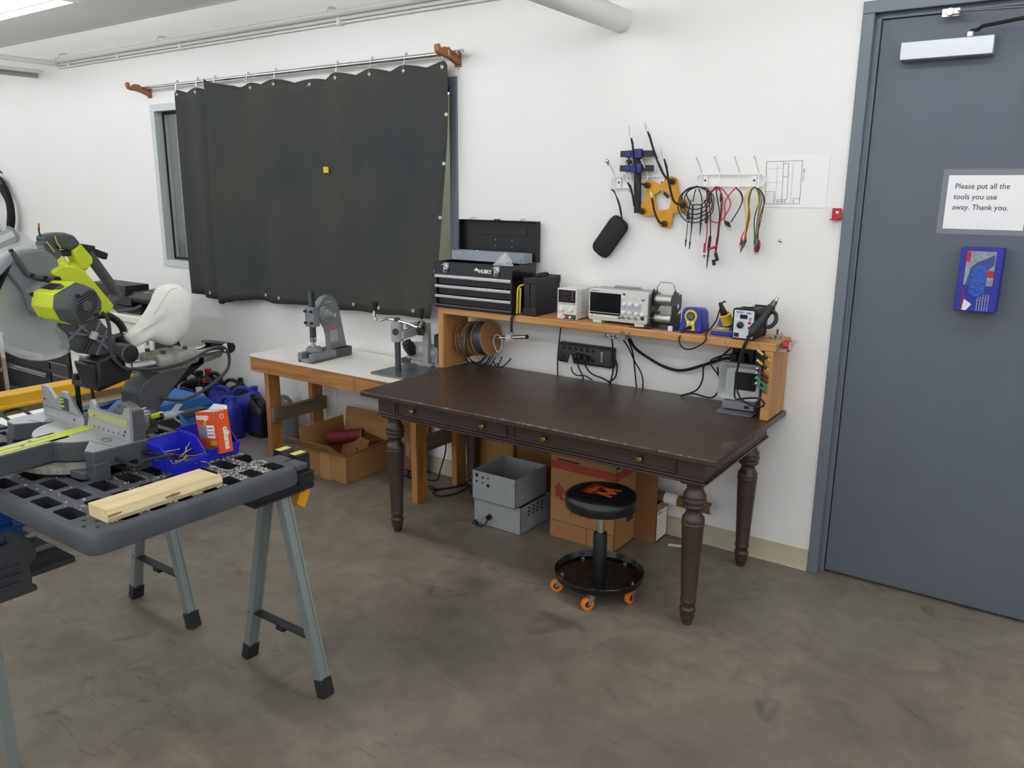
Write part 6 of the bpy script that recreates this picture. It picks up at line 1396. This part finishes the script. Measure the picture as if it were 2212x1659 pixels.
# blade, guards
BC = Vector((0, -.115, .548))
b = B(); n = 60; pr = []
for i in range(n):
    a = 2 * math.pi * i / n; pr += [(BC.y + .150 * math.cos(a), BC.z + .150 * math.sin(a)), (BC.y + .158 * math.cos(a + .055), BC.z + .158 * math.sin(a + .055))]
b.prism(pr, -.0012, .0012); b.lathe([(0, .03), (.006, .03), (.007, .012)], (.001, BC.y, BC.z), 24, (1, 0, 0)); b.o('saw_blade', m_bld, hd)
gp = [(BC.y + .184 * math.cos(R(a)), BC.z + .184 * math.sin(R(a))) for a in range(-66, -290, -8)]
gp = [(-.045, .395), (-.050, .435), (-.080, .47)] + [(-.10, .54), (-.15, .60)] + list(reversed(gp[1:]))
b = B(); b.prism(gp, .018, .020); b.prism(gp, -.020, -.018); b.o('lower_guard', m_cl, hd, ang=20)
b = B(); b.tube([(x_, BC.y + .184 * math.cos(R(a)), BC.z + .184 * math.sin(R(a))) for x_ in (0,) for a in range(-66, -290, -6)], .004, 6); rim = []
for a in range(-66, -290, -6):
    c_, s_ = math.cos(R(a)), math.sin(R(a)); rim.append([Vector((t, BC.y + r * c_, BC.z + r * s_)) for t, r in ((-.02, .181), (.02, .181), (.02, .1845), (-.02, .1845))])
b.loft(rim); b.o('guard_rim', m_cl, hd, ang=60)
b = B(); UG = [(BC.y + .172 * math.cos(R(a)), BC.z + .172 * math.sin(R(a))) for a in range(62, 171, 6)]
UG = [(-.05, .635), (-.062, .69), (-.09, .714)] + [(y, z) for y, z in UG if y < -.10] + [(-.30, .60), (-.225, .66), (-.17, .565), (-.10, .59)]
b.prism(UG, -.035, .035); b.o('upper_guard', m_sgl, hd, bev=.006)
b = B(); b.tube([(.04, -.205, .715), (.042, -.172, .650), (.042, -.150, .638), (.04, -.095, .622)], .0085, 6); b.o('guard_link', m_sg, hd)
for y, z in ((-.16, .643), (-.118, .632), (-.215, .722)): B().cyl((.045, y, z), (.054, y, z), .006, n=10).o('link_screw', m_black, hd)
# clear shield and laser knob at the far side
b = B(); b.prism([(-.34, .74), (-.30, .80), (-.184, .80), (-.142, .789), (-.10, .766), (-.066, .735), (-.08, .68), (-.2, .66), (-.3, .66)], -.062, -.058); b.o('far_shield', m_cl, hd)
B().cyl((-.10, -.24, .715), (-.10, -.115, .758), .024, n=8).o('side_handle', m_alu, hd); B().cyl((-.10, -.118, .757), (-.10, -.108, .760), .026, n=8).o('side_handle_cap', m_dgrey, hd)
# gearbox and motor along +x
b = B(); b.lathe([(0, .048), (.055, .046), (.06, .04)], (.02, -.13, .562), 8, (1, 0, 0)); b.prism([(-.188, .596), (-.147, .624), (-.10, .60), (-.095, .53), (-.14, .505), (-.175, .53)], .03, .085); b.o('gearbox', m_sgl, hd, bev=.004)
def oct_(cy, cz, r, sq=1): return [(cy + r * math.cos(R(a)), cz + r * sq * math.sin(R(a))) for a in (8, 42, 76, 150, 186, 222, 262, 305, 340)]
b = B(); b.loft([[Vector((t, y, z)) for y, z in oct_(cy, cz, r)] for t, cy, cz, r in ((.072, -.130, .562, .058), (.082, -.130, .562, .066), (.168, -.122, .560, .068), (.175, -.121, .560, .065))]); b.o('motor_shell', m_sy, hd, bev=.003)
b = B(); b.loft([[Vector((t, y, z)) for y, z in oct_(cy, cz, r)] for t, cy, cz, r in ((.170, -.121, .560, .064), (.176, -.121, .559, .0675), (.215, -.117, .557, .063), (.232, -.115, .556, .052), (.233, -.115, .556, .047))]); mc = b.o('motor_cap', m_sg, hd, bev=.003)
b = B()
for k in range(9):
    z = .556 - .036 + k * .009; w_ = math.sqrt(max(.0002, .042 ** 2 - (z - .556) ** 2)); b.box((.2335, -.115, z), (.0012, 2 * w_, .0042), (25, 0, 0))
b.o('vent_slots', m_hole, mc); B().cyl((.232, -.115, .556), (.2355, -.115, .556), .018, n=6).o('vent_badge', m_sg, mc)
for y, z in ((-.143, .588), (-.087, .523)): B().cyl((.225, y, z), (.237, y, z), .007, n=12).o('screw', m_black, mc)
for y, z in ((-.185, .588), (-.10, .628), (-.105, .498)): B().cyl((.076, y, z), (.088, y, z), .008, n=12).o('shell_screw', m_black, hd)
# badge on the upper facet of the motor shell
e1 = Vector((0, math.cos(R(90 - 0)), 0))
p0 = Vector((0, -.126 + .0675 * math.cos(R(76)), .561 + .0675 * math.sin(R(76)))); p1 = Vector((0, -.126 + .0675 * math.cos(R(150)), .561 + .0675 * math.sin(R(150))))
ang = math.degrees(math.atan2(p0.z - p1.z, p0.y - p1.y)); mid = (p0 + p1) / 2
nrm = Vector((0, -math.sin(R(ang)), math.cos(R(ang))))
bd = B().box(tuple(mid + nrm * .0012 + Vector((.118, .0, 0))), (.060, .034, .0016), (ang, 0, 0)).o('badge', m_black, hd)
q0 = mid + nrm * .0022 + Vector((.092, -.006, -.0045))
txt('RYOBI', .0195, tuple(q0), (ang, 0, 0), m_inst2, hd, off=.0004, sx=.98)
B().lathe([(0, .012), (.001, .012)], tuple(mid + nrm * .001 + Vector((.160, .0, 0))), 18, tuple(nrm)).o('plug_cap', m_sg, hd)
b = B()
for k in range(5): b.box((.062, -.175 + .006 * k, .545 - k * .009), (.012, .014, .003), (20, 0, 0))
b.o('air_slots', m_sgl, hd)
# lime arm, handle
b = B(); b.prism([(-.092, .640), (-.088, .652), (-.055, .668), (-.012, .660), (.022, .642), (.115, .516), (.110, .506), (.092, .494), (.075, .488), (.05, .492), (.055, .52), (.035, .575), (-.02, .60), (-.072, .618)], -.03, .05); b.o('lime_arm', m_sy, hd, bev=.006)
b = B(); b.tube([(.015, -.038, .652), (.01, -.045, .672), (.005, -.04, .69)], [.030, .026, .022], 16); b.tube([(.0, -.03, .655), (0, .03, .648), (0, .058, .668)], [.024, .022, .02], 14, sm=2); b.loft([[Vector((t, y, z)) for y, z in ((.036, .728), (.002, .708), (.026, .642), (.05, .644), (.073, .664), (.072, .682))] for t in (-.024, .024)]); b.o('handle_lower', m_sy, hd, bev=.009, seg=3)
b = B(); b.tube([(0, -.045, .678), (0, -.066, .715), (0, -.08, .748)], [.028, .030, .026], 14, sm=2); b.loft([[Vector((t, y, z)) for y, z in ((-.092, .745), (-.085, .762), (-.05, .768), (-.018, .768), (.014, .758), (.036, .729), (.002, .709), (-.03, .715), (-.055, .725))] for t in (-.025, .025)]); b.o('handle_grip', m_sg, hd, bev=.009, seg=3)
b = B(); b.tube([(.0265, -.085, .742), (.0275, -.072, .722), (.027, -.062, .708)], .0018, 6); b.tube([(.0265, -.055, .758), (.0285, -.052, .738), (.027, -.04, .718)], .0018, 6); b.o('grip_seams', m_sy, hd)
b = B(); b.bx(-.014, .014, -.03, .004, .69, .71); b.o('trigger', m_black, hd, bev=.003)
B().tube([(0, -.086, .757), (0, -.0885, .775), (0, -.087, .786)], .0028, 8).o('wire_stub', m_black, hd); B().tube([(0, -.087, .786), (0, -.086, .799)], .0032, 8).o('red_tip', M('wire_nut_orange', 'd4502e', .5), hd)
B().tube([(-.08, .125, .69), (-.08, .165, .63), (-.08, .222, .538), (-.08, .215, .52), (-.075, .16, .498), (-.06, .08, .47)], .0185, 14, sm=3).o('carry_handle', m_sg, hd)
b = B(); b.box((-.08, .125, .703), (.026, .05, .028), (-12, 0, 0)); b.box((-.08, .172, .682), (.02, .055, .024), (-22, 0, 0)); b.o('lock_lever', m_black, hd, bev=.003)
B().tube([(-.02, .075, .475), (-.02, .13, .475), (-.02, .178, .44), (-.02, .192, .398), (-.02, .165, .392), (-.02, .135, .385)], [.013, .013], 10, sm=3).o('link_arm', m_black, hd); B().cyl((-.01, .188, .402), (.0, .188, .402), .009, n=10).o('link_bolt', m_steel, hd)
# dust bag
BG = catmull([(0, y, z) for y, z in ((.178, .395), (.222, .412), (.278, .463), (.330, .520), (.352, .547), (.385, .556), (.420, .555), (.446, .536), (.468, .505), (.462, .455), (.446, .400), (.420, .362), (.396, .345), (.362, .330), (.325, .343), (.268, .366), (.220, .353), (.196, .350))], 3, True)
cb = Vector((0, .345, .445)); rr = random.Random(3); b = B(); rings = []
for t_, sc in ((-.056, .25), (-.054, .5), (-.046, .76), (-.03, .93), (-.012, 1), (.012, 1), (.03, .93), (.046, .76), (.054, .5), (.056, .25)):
    rings.append([cb + (p - cb) * sc + Vector((t_ * (.5 + 3.2 * min(.22, max(0, p.y - .18))) + .002 * math.sin(i * .5 + t_ * 40), .0025 * math.sin(i * .4 + t_ * 50), .0025 * math.cos(i * .45 + t_ * 40))) for i, p in enumerate(BG)])
b.loft(rings); b.o('dust_bag', m_bag, hd, ang=180)
B().tube([tuple(p + Vector((.012, 0, 0))) for p in rings[6][6:16]], .0014, 5, sm=3).o('bag_seam', M('seam_cream', 'cfccc3', .9), hd)
b = B(); b.lathe([(0, .030), (.04, .031), (.042, .036), (.05, .036)], (0, .135, .338), 24, (0, .82, .57)); b.o('dust_port', m_black, hd)
# power cord with two clips
B().tube([(.07, y, z) for y, z in ((.05, .50), (.062, .488), (.071, .452), (.067, .388), (.071, .347), (.094, .314), (.125, .294), (.246, .270), (.372, .272), (.475, .296), (.535, .302), (.575, .286), (.588, .243), (.565, .197), (.459, .149), (.367, .129), (.304, .138), (.25, .16))], .0062, 10, sm=5).o('power_cable', m_dgrey, hd)
for y, z in ((.128, .303), (.572, .294)): B().box((.07, y, z), (.008, .02, .03), (10, 0, 0)).o('cable_clip', M('clip_pale_grey', 'c5cccd', .5), hd, bev=.003)
# three winged knob at the bevel pivot
b = B(); b.cyl((.05, .262, .082), (.05, .315, .078), .016, n=18)
for dz, dy in ((.03, .045), (-.05, .04), (.0, .05)): b.loft([[Vector((.05 + e, .295, .083 + dz * .1)), Vector((.05 + e, .315, .073 + dz * .1)), Vector((.05 + e, .315 + dy, .078 + dz)), Vector((.05 + e, .305 + dy * .6, .088 + dz * .9))] for e in (-.005, .005)])
b.o('bevel_knob', M('knob_pale_grey', 'bcc2c1', .5), hd, bev=.003); B().cyl((.05, .225, .084), (.05, .262, .082), .011, n=12).o('knob_stem', m_black, hd)
# ================================================================ machines on the far side of the saw
m_mblue = M('machine_blue_paint', '2a62a0', .5, var=.1, vs=5); m_mnavy = M('machine_navy_paint', '24406a', .55, var=.1, vs=5); m_ivory = M('machine_ivory_enamel', 'dedbd2', .45)
m_chest2 = M('chest_charcoal', '1f1e20', .5)
t = T('roller_cabinet', 'black tool cabinet with silver drawer pulls behind the saw blade', 'tool cabinet', (-5.92, -.50, 0))
B().bx(-.55, .53, -.2, .3, .0, .62).o('cabinet_body', m_chest2, t, bev=.004)
for z0, z1 in ((.02, .12), (.15, .31), (.34, .46), (.48, .60)):
    d = B().bx(-.47, .23, -.213, -.2, z0, z1).o('drawer', m_chest2, t, bev=.002)
    b = B(); b.bx(-.45, .21, -.235, -.2, z1 - .022, z1 - .004); b.bx(-.45, .21, -.242, -.23, z1 - .035, z1 - .026); b.o('drawer_pull', m_bright, d)
B().bx(.25, .52, -.21, -.2, .02, .40).o('side_door', M('chest_side_grey', '3a3937', .5), t, bev=.002)
b = B(); b.bx(.25, .52, -.222, -.208, .40, .41); b.bx(.28, .52, -.222, -.208, .30, .31); b.o('side_trim', M('trim_grey', '6d6c69', .4), t)
t = T('gas_cylinder', 'dark maroon canister with a white strap at the left edge below the saw blade', 'canister', (-6.62, -.80, 0))
B().lathe([(0, .11), (.01, .12), (.36, .12), (.40, .10), (.42, .05)], (0, 0, 0), 28).o('canister', M('maroon_paint', '59252f', .45), t); B().lathe([(.21, .121), (.21, .123), (.24, .123), (.24, .121)], (0, 0, 0), 28).o('strap', M('strap_pink_white', 'c9b9b4', .6), t); B().torus((0, 0, .455), .045, .018).o('carry_ring', m_ivory, t)
t = T('bench_machine', 'ivory metal machine behind the dust bag with a black motor on top', 'machine', (-4.62, -.50, 0))
b = B(); b.bx(-.74, .40, -.2, .04, .50, .83); b.bx(-.74, -.62, -.2, .04, .0, .51); b.o('cabinet', m_ivory, t, bev=.012)
B().bx(-.5, .30, -.02, .02, .0, .51).o('rear_leg', m_blackm, t)
b = B(); b.bx(-.76, .42, -.22, .06, .83, .885); b.o('top_plate', m_ivory, t, bev=.01)
b = B(); b.bx(-.34, .0, -.1, .05, .885, .9345); b.bx(-.10, .22, -.16, -.0, .885, .93); b.cyl((-.16, -.06, .945), (.02, -.06, .945), .07, n=24); b.cyl((.10, .02, .94), (.28, .02, .94), .05, n=20); b.o('motor', m_blackm, t, bev=.004)
b = B(); b.loft([[Vector((x, y, z)) for x, y in ((.10 - a, -.15 - c), (.36 + a * .4, -.15 - c), (.30 + a, .06), (.04 - a, .06))] for z, a, c in ((.965, .02, .0), (.99, .03, .01), (1.0, .03, .01), (1.035, -.01, -.02))]); j = b.o('switch_housing', m_black, t, bev=.004)
B().box((.19, -.02, 1.037), (.10, .05, .002), (-6, 0, 0)).o('rating_label', M('rating_grey', '8c8d8e', .5), j); B().prism([(.19, -.105), (.25, -.105), (.22, -.06)], 1.03, 1.037, 'z').o('warning_triangle', M('warning_yellow', 'd0c92a', .5), j)
B().tube([(.22, -.14, .95), (.20, -.18, .93), (.10, -.19, .91), (.0, -.19, .895)], .012, 8, sm=4).o('conduit', m_dgrey, t)
b = B(); b.bx(.28, .44, -.14, .04, .885, .955); b.o('rear_housing', m_blackm, t, bev=.01)
B().bx(.16, .36, -.226, -.2, .70, .79).o('warning_plate', M('warning_plate_ochre', '8a7330', .6, var=.6, vs=40), t)
b = B(); b.prism([(.40, .62), (.74, .60), (.66, .80), (.54, .79), (.46, .88)], -.19, -.17, 'y'); b.o('black_guard', m_blackm, t)
for x, z, lb in ((-4.70, .935, 'lower flat black box stacked on the ivory machine behind the carry handle'), (-4.76, 1.005, 'upper flat black box stacked on the ivory machine behind the carry handle')):
    t = T('flat_case', lb, 'case', (x, -.60, z), group='flat black boxes on the ivory machine'); B().bx(-.26, .20, -.06, .12, 0, .068).o('box', m_black if z < 1 else M('flat_case_dark', '26272b', .5), t, bev=.004); B().bx(-.25, .19, -.061, -.059, .05, .052).o('seam', m_dgrey, t)
t = T('metal_brake', 'blue floor machine with a long yellow beam along its top, behind the saw', 'machine', (-3.6, -1.62, 0))
b = B(); b.bx(-.22, .10, -.55, .42, .0, .57); b.bx(.10, .16, -.55, .35, .30, .57); b.o('blue_body', m_mnavy, t, bev=.006)
b = B(); b.bx(-.10, .02, -.60, .50, .62, .69); b.prism([(-.60, .615), (.50, .60), (.50, .635), (-.60, .64)], -.06, .025); b.o('yellow_beam', M('beam_yellow', 'e0ab14', .5), t, bev=.004)
b = B(); b.bx(-.05, .03, -.60, .40, .59, .62); b.o('brown_bar', M('brown_bar', '6e5838', .6), t); b = B(); b.bx(.0, .17, -.6, .42, .57, .592); b.o('grey_rail', m_alu, t)
b = B(); b.bx(.13, .60, .1, .62, .0, .53); b.prism([(.1, .53), (.62, .53), (.55, .60), (.2, .60)], .20, .50, 'x'); b.o('blue_housing', m_mblue, t, bev=.012)
B().tube([(.60, .28, .50), (.72, .24, .50)], [.07, .055], 20).o('blue_motor', m_mblue, t); B().tube([(.72, .24, .50), (.74, .23, .50)], .03, 16).o('shaft', m_black, t)
b = B(); b.beam((.55, .10, .53), (.60, .48, .55), .06, .03); b.o('dark_arm', m_dgrey, t, bev=.004)
b = B(); b.bx(.0, .09, .36, .39, .60, .82); b.o('yellow_flange', m_yel, t, bev=.004); b = B(); b.prism([(-.02, .72), (.16, .72), (.20, .80), (.18, .90), (-.02, .92)], .391, .42, 'y'); b.o('ivory_flange', m_ivory, t, bev=.006)
for x, z in ((.03, .75), (.15, .78)): B().cyl((x, .391, z), (x, .385, z), .008, n=10).o('flange_bolt', m_hole, t)
b = B(); b.tube([(.02, .2, .92), (.30, .38, .70)], .014, 8); b.o('lever_rod', M('rod_brown', '4a3f38', .5, .4), t)
t = T('white_panel', 'pinkish white board standing at the left edge in front of the yellow beam', 'board', (-3.32, -2.22, 0)); B().box((0, -.03, .40), (.02, .22, .80), (0, 3, 0)).o('board', M('pink_white_board', 'e6dcd3', .7), t)
